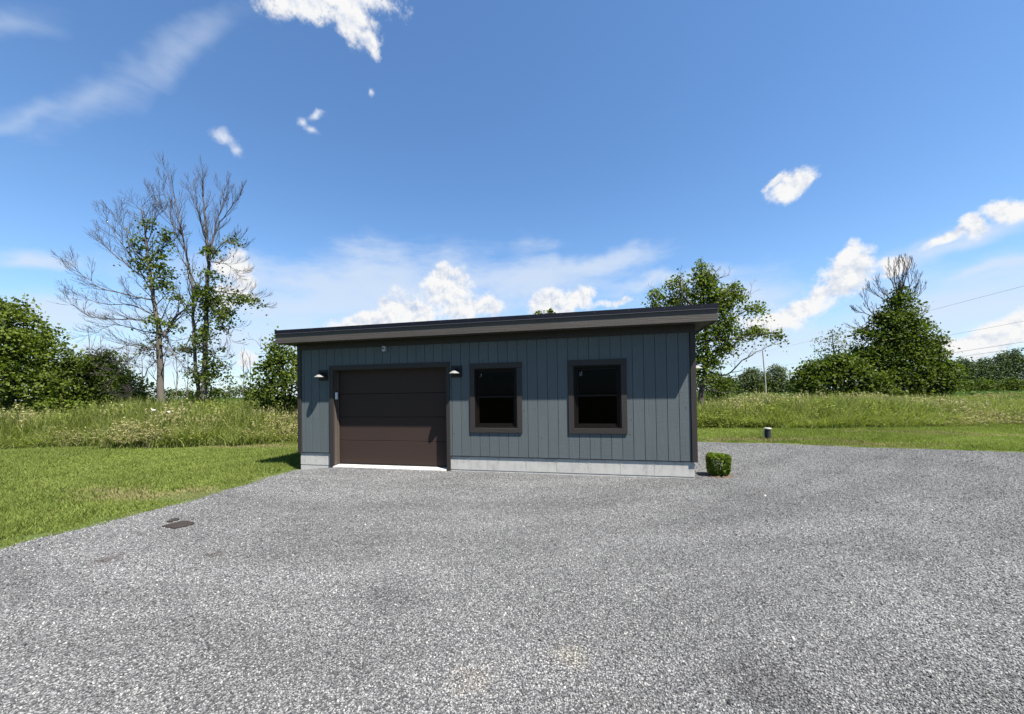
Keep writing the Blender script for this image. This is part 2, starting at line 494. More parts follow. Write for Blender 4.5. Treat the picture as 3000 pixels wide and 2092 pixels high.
class MB:
    """collects boxes, prisms and tubes in one mesh"""
    def __init__(self):
        self.v, self.f, self.org = [], [], Vector((0, 0, 0))

    def add(self, vs, fs):
        b = len(self.v)
        self.v += [tuple(x) for x in vs]
        self.f += [tuple(i + b for i in q) for q in fs]
        return self

    def box(self, x0, x1, y0, y1, z0, z1):
        vs = [(x, y, z) for z in (z0, z1) for y in (y0, y1) for x in (x0, x1)]
        return self.add(vs, [(0, 2, 3, 1), (4, 5, 7, 6), (0, 1, 5, 4), (2, 6, 7, 3), (0, 4, 6, 2), (1, 3, 7, 5)])

    def lathe(self, prof, n=24, c=(0, 0, 0), axis='Z'):
        vs, fs = [], []
        for r, z in prof:
            for k in range(n):
                a = 2 * math.pi * k / n
                p = (r * math.cos(a), r * math.sin(a), z)
                if axis == 'Y': p = (p[0], p[2], p[1])
                if axis == 'X': p = (p[2], p[0], p[1])
                vs.append((p[0] + c[0], p[1] + c[1], p[2] + c[2]))
        for i in range(len(prof) - 1):
            for k in range(n):
                fs.append((i * n + k, i * n + (k + 1) % n, (i + 1) * n + (k + 1) % n, (i + 1) * n + k))
        fs.append(tuple(range(n))[::-1]); fs.append(tuple((len(prof) - 1) * n + k for k in range(n)))
        return self.add(vs, fs)

    def tube(self, pts, rad, n=6):
        pts = [Vector(p) for p in pts]
        vs, fs = [], []
        for i, p in enumerate(pts):
            d = (pts[min(i + 1, len(pts) - 1)] - pts[max(i - 1, 0)])
            d = d.normalized() if d.length > 1e-9 else Vector((0, 0, 1))
            a = d.cross(Vector((0.31, 0.9, 0.2)))
            if a.length < 1e-3: a = d.cross(Vector((1, 0, 0)))
            a.normalize(); bb = d.cross(a)
            for k in range(n):
                t_ = 2 * math.pi * k / n
                vs.append(p + (a * math.cos(t_) + bb * math.sin(t_)) * rad[i])
        for i in range(len(pts) - 1):
            for k in range(n):
                fs.append((i * n + k, i * n + (k + 1) % n, (i + 1) * n + (k + 1) % n, (i + 1) * n + k))
        fs.append(tuple(range(n))[::-1]); fs.append(tuple((len(pts) - 1) * n + k for k in range(n)))
        return self.add(vs, fs)

    def build(self, name, mat, parent=None, bevel=0.0, smooth=False, seg=1):
        """vertices are stored relative to the parent; every piece gets an origin at its own centre"""
        vs = np.array(self.v); c = (vs.min(0) + vs.max(0)) / 2
        me = bpy.data.meshes.new(name)
        me.from_pydata([tuple(x) for x in vs - c], [], self.f)
        if bevel > 0:
            bm = bmesh.new(); bm.from_mesh(me)
            bmesh.ops.recalc_face_normals(bm, faces=bm.faces)
            bmesh.ops.bevel(bm, geom=list(bm.edges), offset=bevel, segments=seg, affect='EDGES', clamp_overlap=True)
            bm.to_mesh(me); bm.free()
        if smooth:
            for p in me.polygons: p.use_smooth = True
        o = link(name, me, parent, mat)
        o.location = Vector(c) - (Vector(parent_origin(parent)) if parent else Vector((0, 0, 0)))
        return o


def parent_origin(p):
    loc = Vector((0, 0, 0))
    while p is not None:
        loc += p.location
        p = p.parent
    return loc


def box(name, mat, parent, x0, x1, y0, y1, z0, z1, bevel=0.0):
    return MB().box(x0, x1, y0, y1, z0, z1).build(name, mat, parent, bevel)


# ------------------------------------------------------------------ ground
def hgt(x, y):
    s = np.clip((0.9 - np.asarray(x, float)) / 1.5, 0, 1)
    s = s * s * (3 - 2 * s)
    return -0.02 - 0.10 * s


def fbm2(x, y, seed=0):
    v = np.zeros_like(np.asarray(x, float))
    for i, (fq, am) in enumerate(((0.7, 1), (1.9, .55), (4.3, .3), (9.1, .18))):
        v += am * np.sin(x * fq * 1.13 + 1.7 * i + seed + 1.3 * np.sin(y * fq * 0.71 + i * 2.1)) * np.cos(y * fq * 0.93 + 0.6 * i + seed * 1.7)
    return v


gx = np.unique(np.concatenate([-np.geomspace(40, 2500, 18), np.arange(-40, 60, 0.5), np.geomspace(60, 2500, 18)]))
gy = np.unique(np.concatenate([-np.geomspace(30, 600, 10), np.arange(-30, 60, 0.5), np.geomspace(60, 2500, 18)]))
X, Y = np.meshgrid(gx, gy)
Z = hgt(X, Y) - 0.006 + np.where((np.abs(X) < 60), 0.012 * fbm2(X * .5, Y * .5), 0) * (np.hypot(X - 4, Y + 4) > 0)
gpoly = [(-.30, -26), (-.24, -8), (-.16, -4.7), (-.08, -3.95), (-.10, -3.2), (-.27, -2.0), (-.35, -.95), (-.34, -.1), (-.30, .3), (7.9, .3), (8.1, 5.5),
         (9.4, 5.42), (11, 5.3), (13.1, 4.95), (16.4, 4.3), (24, 2.4), (40, -3), (40, -26)]
GP = np.array(gpoly)


def in_poly(px, py, poly):
    px = np.asarray(px); py = np.asarray(py)
    c = np.zeros(px.shape, bool)
    j = len(poly) - 1
    for i in range(len(poly)):
        xi, yi = poly[i]; xj, yj = poly[j]
        hit = ((yi > py) != (yj > py)) & (px < (xj - xi) * (py - yi) / (yj - yi + 1e-12) + xi)
        c ^= hit
        j = i
    return c


def near_edge(px, py, poly):
    """nearest point on the polygon outline and its distance"""
    best = np.full(px.shape, 1e9); bx = px.copy(); by = py.copy()
    P_ = np.array(poly); Q_ = np.roll(P_, -1, 0)
    for (ax, ay), (cx, cy) in zip(P_, Q_):
        dx, dy = cx - ax, cy - ay
        t_ = np.clip(((px - ax) * dx + (py - ay) * dy) / (dx * dx + dy * dy + 1e-12), 0, 1)
        qx, qy = ax + t_ * dx, ay + t_ * dy
        d = np.hypot(px - qx, py - qy)
        m_ = d < best
        best[m_] = d[m_]; bx[m_] = qx[m_]; by[m_] = qy[m_]
    return best, bx, by


gin = in_poly(X, Y, gpoly)
Z = np.where(gin, Z - 0.03, Z)
idx = np.arange(X.size).reshape(X.shape)
f = np.stack([idx[:-1, :-1], idx[:-1, 1:], idx[1:, 1:], idx[1:, :-1]], -1).reshape(-1, 4)
o = link('ground', np_mesh('ground', np.stack([X, Y, Z], -1).reshape(-1, 3), f, smooth=True), None, M['soil'])
tag(o, kind='structure')

# gravel drive: fine sheet trimmed to a wandering edge
cs = 0.07
ax_ = np.arange(-0.9, 22, cs); ay_ = np.arange(-11, 5.9, cs)
X, Y = np.meshgrid(ax_, ay_)
wob = 0.11 * fbm2(X * 1.3, Y * 1.3, 3.0) + 0.05 * fbm2(X * 4.1, Y * 4.1, 6.0)
inn = in_poly(X + wob, Y + wob * 0.6, gpoly)
ccx, ccy = X[:-1, :-1] + cs / 2, Y[:-1, :-1] + cs / 2
keep = (inn[:-1, :-1].astype(int) + inn[:-1, 1:] + inn[1:, 1:] + inn[1:, :-1]) >= 2
Z = hgt(X, Y) + 0.010 * fbm2(X * .35, Y * .35, 1.0)
idx = np.arange(X.size).reshape(X.shape)
f = np.stack([idx[:-1, :-1], idx[:-1, 1:], idx[1:, 1:], idx[1:, :-1]], -1)[keep]
used = np.unique(f)
remap = np.full(X.size, -1); remap[used] = np.arange(len(used))
o = link('gravel_drive', np_mesh('gravel_drive', np.stack([X, Y, Z], -1).reshape(-1, 3)[used], remap[f], smooth=True), None, M['gravel'])
tag(o, kind='structure')


# ------------------------------------------------------------------ scatter (ground cover only)
def scatter(name, pts, rot, scl, variants, label, cat):
    """ground cover: one object whose points carry clumps or stones"""
    n = len(pts)
    coll = bpy.data.collections.new(name + '_pieces')
    for i, me in enumerate(variants):
        coll.objects.link(bpy.data.objects.new('%s_piece_%02d' % (name, i), me))
    me = bpy.data.meshes.new(name)
    me.vertices.add(n); me.vertices.foreach_set('co', np.asarray(pts, np.float32).ravel())
    a = me.attributes.new('rot', 'FLOAT_VECTOR', 'POINT'); a.data.foreach_set('vector', np.asarray(rot, np.float32).ravel())
    a = me.attributes.new('scl', 'FLOAT_VECTOR', 'POINT'); a.data.foreach_set('vector', np.asarray(scl, np.float32).ravel())
    a = me.attributes.new('pick', 'INT', 'POINT'); a.data.foreach_set('value', rng.integers(0, len(variants), n).astype(np.int32))
    o = link(name, me)
    tag(o, label, cat, None, 'stuff')
    ng = bpy.data.node_groups.new(name, 'GeometryNodeTree')
    ng.interface.new_socket('Geometry', in_out='INPUT', socket_type='NodeSocketGeometry')
    ng.interface.new_socket('Geometry', in_out='OUTPUT', socket_type='NodeSocketGeometry')
    N = ng.nodes
    gi, go = N.new('NodeGroupInput'), N.new('NodeGroupOutput')
    ci = N.new('GeometryNodeCollectionInfo')
    ci.inputs['Collection'].default_value = coll
    ci.inputs['Separate Children'].default_value = True
    ci.inputs['Reset Children'].default_value = True
    ip = N.new('GeometryNodeInstanceOnPoints')
    ip.inputs['Pick Instance'].default_value = True
    L = ng.links
    for nm, typ, sock in (('rot', 'FLOAT_VECTOR', 'Rotation'), ('scl', 'FLOAT_VECTOR', 'Scale'), ('pick', 'INT', 'Instance Index')):
        na = N.new('GeometryNodeInputNamedAttribute'); na.data_type = typ
        na.inputs['Name'].default_value = nm
        L.new(na.outputs['Attribute'], ip.inputs[sock])
    L.new(gi.outputs[0], ip.inputs['Points']); L.new(ci.outputs[0], ip.inputs['Instance']); L.new(ip.outputs[0], go.inputs[0])
    md = o.modifiers.new('scatter', 'NODES'); md.node_group = ng
    return o


def blades(n, radius, h0, h1, w0, lean, seg=2, seed=0, curl=0.5, bias=(0, 0)):
    """numpy clump of curved tapering grass blades -> verts, faces, attr"""
    r = np.random.default_rng(seed)
    a = r.uniform(0, 2 * np.pi, n); d = radius * np.sqrt(r.uniform(0, 1, n))
    bx, by = d * np.cos(a), d * np.sin(a)
    h = r.uniform(h0, h1, n); la = r.uniform(0, 2 * np.pi, n); ln = lean * r.uniform(0.2, 1.0, n)
    lx, ly = np.cos(la) * ln + bias[0], np.sin(la) * ln + bias[1]
    wa = r.uniform(0, np.pi, n); wx, wy = np.cos(wa), np.sin(wa)
    at = r.uniform(0, 1, n)
    V, A = [], []
    for s in range(seg + 1):
        t_ = s / seg
        wd = w0 * (1 - t_ ** 1.6) * 0.5 + 0.0006
        off = (t_ ** (1 + curl)) * h
        z = h * t_ * (1 - 0.35 * t_ * np.minimum(1, np.hypot(lx, ly)))
        for sg in (-1, 1):
            V.append(np.stack([bx + lx * off + sg * wx * wd, by + ly * off + sg * wy * wd, z], -1)); A.append(at)
    V = np.stack(V, 1).reshape(-1, 3); A = np.stack(A, 1).reshape(-1)
    k = 2 * (seg + 1)
    base = (np.arange(n) * k)[:, None]
    F = [base + np.array([2 * s, 2 * s + 1, 2 * s + 3, 2 * s + 2])[None] for s in range(seg)]
    return V, np.concatenate(F), A


def join_np(parts):
    V, F, A = [], [], []
    b = 0
    for v, f_, a in parts:
        V.append(v); F.append(f_ + b); A.append(a); b += len(v)
    return np.concatenate(V), np.concatenate(F), np.concatenate(A)


def leaves(pos, size, seed=0, upb=0.7, aspect=0.34, fold=0.1, attr=None):
    r = np.random.default_rng(seed)
    n = len(pos)
    nn = r.normal(size=(n, 3)); nn /= np.linalg.norm(nn, axis=1)[:, None]
    nn[:, 2] += upb; nn /= np.linalg.norm(nn, axis=1)[:, None]
    t_ = np.cross(nn, r.normal(size=(n, 3))); t_ /= np.linalg.norm(t_, axis=1)[:, None] + 1e-9
    b_ = np.cross(nn, t_)
    s = np.asarray(size).reshape(-1, 1) * np.ones((n, 1))
    v = np.stack([pos - t_ * s * .5, pos - b_ * s * aspect + nn * s * fold, pos + t_ * s * .5, pos + b_ * s * aspect + nn * s * fold], 1).reshape(-1, 3)
    i = (np.arange(n) * 4)[:, None]
    f_ = np.concatenate([i + np.array([[0, 1, 2]]), i + np.array([[0, 2, 3]])])
    at = r.uniform(0, 1, n) if attr is None else attr
    return v, f_, np.repeat(at, 4)


def mesh_of(name, vfa, mat):
    me = np_mesh(name, *vfa)
    me.materials.append(mat)
    return me


# gravel stones
stone_vars = []
for k in range(8):
    bm = bmesh.new()
    bmesh.ops.create_icosphere(bm, subdivisions=1, radius=0.5)
    r_ = random.Random(k)
    sx, sy, sz = r_.uniform(.8, 1.25), r_.uniform(.6, .95), r_.uniform(.45, .7)
    for v in bm.verts:
        j = 1 + r_.uniform(-.22, .22)
        v.co = Vector((v.co.x * sx * j, v.co.y * sy * j, v.co.z * sz * j))
    me = bpy.data.meshes.new('stone'); bm.to_mesh(me); bm.free()
    me.materials.append(M['stone'])
    stone_vars.append(me)

FWh = np.array([FW.x, FW.y]); RTh = np.array([RT.x, RT.y])


def frustum_pts(n, d0, d1, power=1.0):
    """ground points in the wedge in front of the viewpoint"""
    u = rng.uniform(0, 1, n)
    d = d0 + (d1 - d0) * u ** power
    s = rng.uniform(-2.0, 2.0, n) * d
    x = CAM.x + FWh[0] * d + RTh[0] * s
    y = CAM.y + FWh[1] * d + RTh[1] * s
    return x, y, d


x, y, d = frustum_pts(430000, 1.9, 12.5, 1.0)
ok = in_poly(x + 0.11 * fbm2(x * 1.3, y * 1.3, 3.0) + rng.normal(0, 0.07, len(x)), y, gpoly) & ~((x > -.4) & (x < 8.22) & (y > -0.0))
x, y, d = x[ok], y[ok], d[ok]
n = len(x)
size = rng.uniform(0.006, 0.0135, n) * (1 + 0.05 * d)
big = rng.uniform(size=n) > 0.9985
size[big] *= 2.2
z = hgt(x, y) + 0.010 * fbm2(x * .35, y * .35, 1.0) + size * 0.22
rot = np.stack([rng.uniform(-1, 1, n), rng.uniform(-1, 1, n), rng.uniform(0, 6.28, n)], -1)
scatter('gravel_stones', np.stack([x, y, z], -1), rot, np.repeat(size[:, None], 3, 1), stone_vars,
        'loose grey crushed stones covering the driveway', 'gravel')

# lawn
LEFT_TALL = [(-60, -6.5), (-30, -1.8), (-14.2, 1.4), (-8.0, 2.9), (-4.7, 4.4), (-1, 6.4), (3, 8.5), (10.5, 10.1), (16, 10.6), (24, 13.0), (34, 16.0), (60, 22)]
LT = np.array(LEFT_TALL)


def tall_front(x):
    return np.interp(x, LT[:, 0], LT[:, 1])


lawn_vars, lawn_dry = [], []
for k in range(7):
    v = blades(105, 0.17, 0.018, 0.058, 0.0075, 1.05, 2, 100 + k, 0.35)
    lawn_vars.append(mesh_of('lawn_clump', v, M['lawn']))
for k in range(2):
    v = join_np([blades(55, 0.17, 0.02, 0.05, 0.007, 0.9, 2, 140 + k, 0.4)])
    lawn_dry.append(mesh_of('lawn_dry_clump', v, M['lawn_dry']))
x = rng.uniform(-34, 34, 90000); y = rng.uniform(-12, 14, 90000)
dx, dy = x - CAM.x, y - CAM.y
d = dx * FWh[0] + dy * FWh[1]; s = dx * RTh[0] + dy * RTh[1]
ok = (d > 2) & (np.abs(s) < 1.5 * d + 1) & (y < tall_front(x) + 0.5) & ~((x > -.45) & (x < 8.3) & (y > -0.1) & (y < 6.7))
ok &= rng.uniform(size=len(x)) < np.clip(13.0 / np.maximum(d, 1), 0.28, 1.0)
wob = 0.11 * fbm2(x * 1.3, y * 1.3, 3.0) + 0.05 * fbm2(x * 4.1, y * 4.1, 6.0) + rng.normal(0, 0.03, len(x))
ing = in_poly(x + wob, y + wob * 0.6, gpoly)
ok &= ~ing
x, y, d = x[ok], y[ok], d[ok]
wob2 = 0.11 * fbm2(x * 1.3, y * 1.3, 3.0) + 0.05 * fbm2(x * 4.1, y * 4.1, 6.0)
ed, _, _ = near_edge(x + wob2, y + wob2 * 0.6, gpoly)
n = len(x)
sc = rng.uniform(0.75, 1.3, n) * np.clip(0.22 + ed * 1.3, 0.22, 1.15) * (1 + 0.022 * d)
hz = sc * np.clip(1.15 + 0.5 * fbm2(x * 0.8, y * 0.8, 5.0), 0.5, 1.9)
dry = (fbm2(x * 0.30, y * 1.7, 9.0) > 0.85) | (rng.uniform(size=n) < 0.75 * np.exp(-(ed / 0.13) ** 2)) | (rng.uniform(size=n) < 0.03)
P_ = np.stack([x, y, hgt(x, y) - 0.004], -1)
R_ = np.stack([np.zeros(n), np.zeros(n), rng.uniform(0, 6.28, n)], -1)
S_ = np.stack([sc, sc, hz], -1)
scatter('lawn_grass', P_[~dry], R_[~dry], S_[~dry], lawn_vars, 'short mown green lawn grass beside the gravel', 'grass')
scatter('dry_lawn_grass', P_[dry], R_[dry], S_[dry], lawn_dry, 'straw coloured dry patches in the mown lawn', 'grass')

# tall meadow grass
tall_vars, straw_vars, weed_vars = [], [], []
for k in range(6):
    a = blades(38, 0.30, 0.45, 1.25, 0.02, 0.42, 4, 200 + k, 1.0, (0.14, 0.0))
    tall_vars.append(mesh_of('tall_clump', a, M['tall']))
for k in range(4):
    a = blades(26, 0.28, 0.7, 1.2, 0.007, 0.4, 4, 240 + k, 1.0, (0.16, 0.0))
    r_ = np.random.default_rng(260 + k)
    # seed heads: narrow spindles at the blade tips
    tips = a[0].reshape(26, -1, 3)[:, -1]
    hv = []
    for j in range(5):
        hv.append(leaves(tips + np.array([0.0, 0, -0.03 * j]), np.full(26, 0.085), 270 + k * 7 + j, 0.0, 0.16, 0.02))
    hv = join_np(hv)
    hq = (hv[0], np.concatenate([hv[1], hv[1][:, 2:3]], 1), hv[2] * 0.4 + 0.6)
    straw_vars.append(mesh_of('straw_clump', join_np([a, hq]), M['straw']))
for k in range(5):
    r_ = np.random.default_rng(300 + k)
    a = blades(14, 0.25, 0.6, 1.0, 0.008, 0.3, 3, 310 + k, 0.7)
    hts = r_.uniform(0.08, 0.95, 150)
    an = r_.uniform(0, 6.28, 150); rd = 0.30 * np.sqrt(r_.uniform(0, 1, 150))
    hv = leaves(np.stack([rd * np.cos(an), rd * np.sin(an), hts], -1), r_.uniform(.045, .09, 150), 320 + k, 0.5, 0.25)
    hq = (hv[0], np.concatenate([hv[1], hv[1][:, 2:3]], 1), hv[2])
    weed_vars.append(mesh_of('weed_clump', join_np([a, hq]), M['weed']))
x = rng.uniform(-48, 62, 60000); dep = rng.uniform(0, 1, 60000) ** 1.5 * 19.0
y = tall_front(x) + dep + 0.35 * fbm2(x * 1.3, x * 0.4, 2.0)
dx, dy = x - CAM.x, y - CAM.y
d = dx * FWh[0] + dy * FWh[1]; s = dx * RTh[0] + dy * RTh[1]
ok = (np.abs(s) < 1.42 * d + 1.5) & ~((x > -3.2) & (x < 8.6) & (y < 16) & (s > -0.62 * d) & (s < 0.46 * d))
ok &= rng.uniform(size=len(x)) < np.clip(16.0 / d, 0.25, 0.8)
x, y, dep, d = x[ok], y[ok], dep[ok], d[ok]
n = len(x)
nz = fbm2(x * 0.33, y * 0.5, 4.0) + rng.normal(0, 0.5, n)
hl = np.interp(x, [-20, 0, 12, 20, 40], [1.19, 1.15, 1.14, 0.86, 0.8])
hh_ = hl * np.clip(0.38 + dep * 0.5, 0.38, 1.0) * (1 + 0.30 * np.clip(fbm2(x * 0.5, y * 0.6, 8.0), -1, 1)) * rng.uniform(0.7, 1.18, n)
P_ = np.stack([x, y, hgt(x, y) - 0.02], -1)
R_ = np.stack([rng.normal(0, .06, n), rng.normal(0, .06, n), rng.normal(0.1, 0.8, n)], -1)
wd = rng.uniform(0.9, 1.35, n) * (1 + 0.012 * d)
S_ = np.stack([wd, wd, hh_], -1)
k1 = nz > 0.85; k2 = nz < -0.95; k0 = ~(k1 | k2)
scatter('tall_grass', P_[k0], R_[k0], S_[k0], tall_vars, 'tall green meadow grass behind the mown lawn', 'grass')
scatter('straw_grass', P_[k1], R_[k1], S_[k1], straw_vars, 'tall straw coloured grass with seed heads in the meadow', 'grass')
scatter('meadow_weeds', P_[k2], R_[k2], S_[k2], weed_vars, 'leafy green weeds among the tall meadow grass', 'weeds')

# crops behind the meadow
crop_vars = []
for k in range(5):
    r_ = np.random.default_rng(400 + k)
    a = blades(34, 0.5, 0.55, 1.0, 0.055, 0.5, 4, 410 + k, 0.9)
    crop_vars.append(mesh_of('crop_clump', a, M['crop']))
pts, scs = [], []
for (n_, xa, xb, ya, yb, ch) in ((2600, -75, -6, 17, 42, 1.75), (5200, 10, 150, 27, 110, 1.02), (2600, 20, 260, 110, 230, 1.1), (1500, -170, -10, 42, 130, 1.9)):
    x = rng.uniform(xa, xb, n_); y = ya + (yb - ya) * rng.uniform(0, 1, n_) ** 1.4
    x = np.round(x / 0.76) * 0.76 + rng.normal(0, .06, n_)
    sc = ch * rng.uniform(.85, 1.1, n_)
    pts.append(np.stack([x, y, np.full(n_, -0.03)], -1)); g_ = np.clip((y - ya) / 40, 0, 2)
    scs.append(np.stack([1.1 + g_, 1.1 + g_, sc], -1))
P_ = np.concatenate(pts); S_ = np.concatenate(scs); n = len(P_)
scatter('crop_rows', P_, np.stack([np.zeros(n), np.zeros(n), rng.uniform(0, 6.28, n)], -1), S_, crop_vars,
        'dark green field crop growing beyond the meadow', 'crop')

# ------------------------------------------------------------------ garage
X0, X1, DEPTH = -0.36, 8.205, 6.6
ZS, ZF, ZB = 0.30, 2.67, 2.80          # siding bottom, frieze bottom, fascia bottom
garage = empty('garage', (0, 0, 0), 'low flat roofed garage with slate blue boards and dark brown trim', 'garage')
fw_ = MB()
DX0, DX1, DZ1 = 0.595, 3.33, 2.175
WN = [(3.965, 4.862), (6.003, 6.897)]
WZ0, WZ1 = 0.892, 2.115
BK = 0.016                             # sheathing plane behind the boards


def sheath(mb, x0, x1, z0, z1):
    mb.box(x0, x1, BK, 0.11, z0, z1)


sheath(fw_, X0 + .02, DX0 - .026, ZS, 2.80)
sheath(fw_, DX0 - .026, DX1 + .026, DZ1 + .024, 2.80)
sheath(fw_, DX1 + .026, WN[0][0], ZS, 2.80)
for (a, b_) in WN:
    sheath(fw_, a, b_, ZS, WZ0)
    sheath(fw_, a, b_, WZ1, 2.80)
sheath(fw_, WN[0][1], WN[1][0], ZS, 2.80)
sheath(fw_, WN[1][1], X1 - .02, ZS, 2.80)
wall_f = fw_.build('front_wall', M['siding_back'], garage)
sides = MB()
sides.box(X0 + .02, X0 + .11, 0.11, DEPTH - .11, ZS, 2.80)
sides.box(X1 - .11, X1 - .02, 0.11, DEPTH - .11, ZS, 2.80)
sides.box(X0 + .02, X1 - .02, DEPTH - .11, DEPTH - .02, ZS, 2.80)
wall_s = sides.build('side_wall', M['siding_back'], garage)

GR = 0.2032
GAP = 0.0038
board_cache = {}


def board(parent, x0, x1, z0, z1):
    key = (round(x1 - x0, 3), round(z1 - z0, 3))
    c = Vector(((x0 + x1) / 2, BK / 2, (z0 + z1) / 2))
    if key not in board_cache:
        o = MB().box(x0, x1, 0.0, BK, z0, z1).build('siding_board', M['siding'], parent, 0.0022)
        board_cache[key] = o.data
    else:
        o = link('siding_board', board_cache[key], parent)
        o.location = c - parent_origin(parent)
    return o


edges = [-0.275] + [i * GR for i in range(-1, 40)] + [8.125]
opens = [(DX0 - .06, DX1 + .05, -1, DZ1 + .06)] + [(a - .05, b_ + .05, WZ0 - .05, WZ1 + .05) for a, b_ in WN]
for a, b_ in zip(edges[:-1], edges[1:]):
    a2, b2 = a + GAP, b_ - GAP
    zs = [(ZS, ZF + 0.02)]
    cut = None
    for (oa, ob, oz0, oz1) in opens:
        lo, hi = max(a2, oa), min(b2, ob)
        if hi - lo > 0.004:
            cut = (oa, ob, oz0, oz1)
    if cut is None:
        board(wall_f, a2, b2, ZS, ZF + 0.02)
        continue
    oa, ob, oz0, oz1 = cut
    if a2 >= oa - .004 and b2 <= ob + .004:
        board(wall_f, a2, b2, oz1, ZF + 0.02)
        if oz0 > ZS:
            board(wall_f, a2, b2, ZS, oz0)
    else:                               # a board notched by the opening
        mb = MB()
        mb.box(a2, b2, 0, BK, oz1, ZF + 0.02)
        lo_z = oz0 if oz0 > ZS else ZS
        if oz0 > ZS:
            mb.box(a2, b2, 0, BK, ZS, oz0)
        if a2 < oa: mb.box(a2, oa, 0, BK, lo_z, oz1)
        if b2 > ob: mb.box(ob, b2, 0, BK, lo_z, oz1)
        mb.build('siding_board', M['siding'], wall_f)
# side wall boards
sb_mesh = None
for sx, xf in ((1, X1 - .02), (-1, X0 + .02)):
    y_ = 0.03
    while y_ < DEPTH - .25:
        if sb_mesh is None:
            o = MB().box(xf, xf + sx * 0.016, y_, y_ + GR - .011, ZS, ZF + .1).build('siding_board', M['siding'], wall_s, 0.0022)
            sb_mesh = o.data
        else:
            o = link('siding_board', sb_mesh, wall_s)
            o.location = Vector((xf + sx * 0.008, y_ + (GR - .011) / 2, (ZS + ZF + .1) / 2)) - parent_origin(wall_s)
        y_ += GR

# corner trim, frieze
TY = -0.022
box('corner_trim', M['trim_z'], garage, X0 - .014, -0.275, TY, 0.012, 0.288, 2.69, 0.003)
box('corner_trim', M['trim_z'], garage, 8.128, X1 + .018, TY, 0.012, 0.288, 2.69, 0.003)
box('corner_trim', M['trim_z'], garage, X1 - .001, X1 + .018, 0.0125, 0.10, 0.288, 2.78, 0.003)
box('corner_trim', M['trim_z'], garage, X0 - .014, X0 + .001, 0.0125, 0.10, 0.288, 2.78, 0.003)
box('frieze_board', M['trim_x'], garage, X0 - .014, X1 + .018, TY - .006, 0.014, ZF, 2.815, 0.003)
box('frieze_board', M['trim_x'], garage, X1 + .0005, X1 + .024, 0.015, DEPTH, 2.66, 2.815, 0.003)
box('drip_strip', M['flashing'], garage, X0 + .01, DX0 - .12, -0.004, 0.014, ZS - .012, ZS - .001)
box('drip_strip', M['flashing'], garage, DX1 + .09, X1 - .02, -0.004, 0.014, ZS - .012, ZS - .001)

# roof: soffit, fascia, flashing, deck
RX0, RX1, RY0, RY1 = -0.636, 8.515, -0.36, DEPTH + 0.36
roof = MB().box(RX0 + .03, RX1 - .03, RY0 + .03, RY1 - .03, 2.83, 3.06).build('roof', M['flashing'], garage)
box('soffit', M['soffit'], roof, RX0 + .03, RX1 - .03, RY0 + .03, RY1 - .03, 2.816, 2.829)
xs = [RX0, 2.36, 5.62, RX1]
for a, b_ in zip(xs[:-1], xs[1:]):
    box('fascia_board', M['fascia_x'], roof, a + (0.0008 if a > RX0 else 0), b_ - (0.0008 if b_ < RX1 else 0), RY0, RY0 + .028, ZB, 3.008, 0.002)
box('fascia_board', M['fascia_y'], roof, RX1 - .028, RX1 + .0, RY0 + .0285, RY1 - .0285, ZB, 3.008, 0.002)
box('fascia_board', M['fascia_y'], roof, RX0, RX0 + .028, RY0 + .0285, RY1 - .0285, ZB, 3.008, 0.002)
box('fascia_board', M['fascia_x'], roof, RX0, RX1, RY1 - .028, RY1, ZB, 3.008, 0.002)
fl = MB()
fl.box(RX0 - .012, RX1 + .014, RY0 - .016, RY0 + .02, 3.010, 3.097)
fl.box(RX0 - .012, RX0 + .02, RY0 + .02, RY1 + .014, 3.010, 3.097)
fl.box(RX1 - .02, RX1 + .014, RY0 + .02, RY1 + .014, 3.010, 3.097)
fl.box(RX0 + .02, RX1 - .02, RY1 - .02, RY1 + .014, 3.010, 3.097)
fl.build('flashing', M['flashing'], roof)
box('drip_lip', M['flash_lip'], roof, RX0 - .013, RX1 + .015, RY0 - .022, RY0 - .0165, 3.006, 3.013)
for xx in np.arange(-0.3, 8.5, 0.61):
    MB().lathe([(0.006, 0), (0.006, .004), (0.003, .006)], 8, (xx + .02, RY0 - .0165, 3.065), 'Y').build('screw', M['flash_lip'], roof)

# foundation: form panels over a footing
found = MB().box(X0 + .05, 0.50, 0.030, 0.20, -0.35, ZS).box(3.40, X1 - .04, 0.030, 0.20, -0.35, ZS).box(0.50, 3.40, 0.21, 0.24, -.35, .0).box(X0 + .05, X0 + .22, .2, DEPTH - .05, -.35, ZS).box(X1 - .21, X1 - .04, .2, DEPTH - .05, -.35, ZS) \
    .box(X0 + .05, X1 - .04, DEPTH - .2, DEPTH - .05, -.35, ZS).build('foundation', M['concrete'], garage)
jt = [X0 + .034] + [(3 * k + .75) * GR for k in range(0, 13)] + [X1 - .036]
jt = [jt[0], 0.12, 0.475] + [j for j in jt if 3.5 < j < 8.1] + [jt[-1]]
jt.insert(3, 3.405)
for a, b_ in zip(jt[:-1], jt[1:]):
    if abs(a - 0.475) < .01: continue
    box('concrete_panel', M['concrete'], found, a + .0018, b_ - .0018, 0.0145, 0.0295, 0.012, ZS - .013, 0.002)
    MB().lathe([(0.016, 0), (0.010, .003), (0.010, .006)], 10, (b_ - .0, 0.0105, 0.235), 'Y').build('form_tie', M['slab'], found)
box('footing', M['concrete'], found, X0 + .036, 0.478, 0.019, 0.0295, -0.3, -0.004)
box('footing', M['concrete'], found, 3.405, X1 - .04, 0.019, 0.0295, -0.3, -0.004)

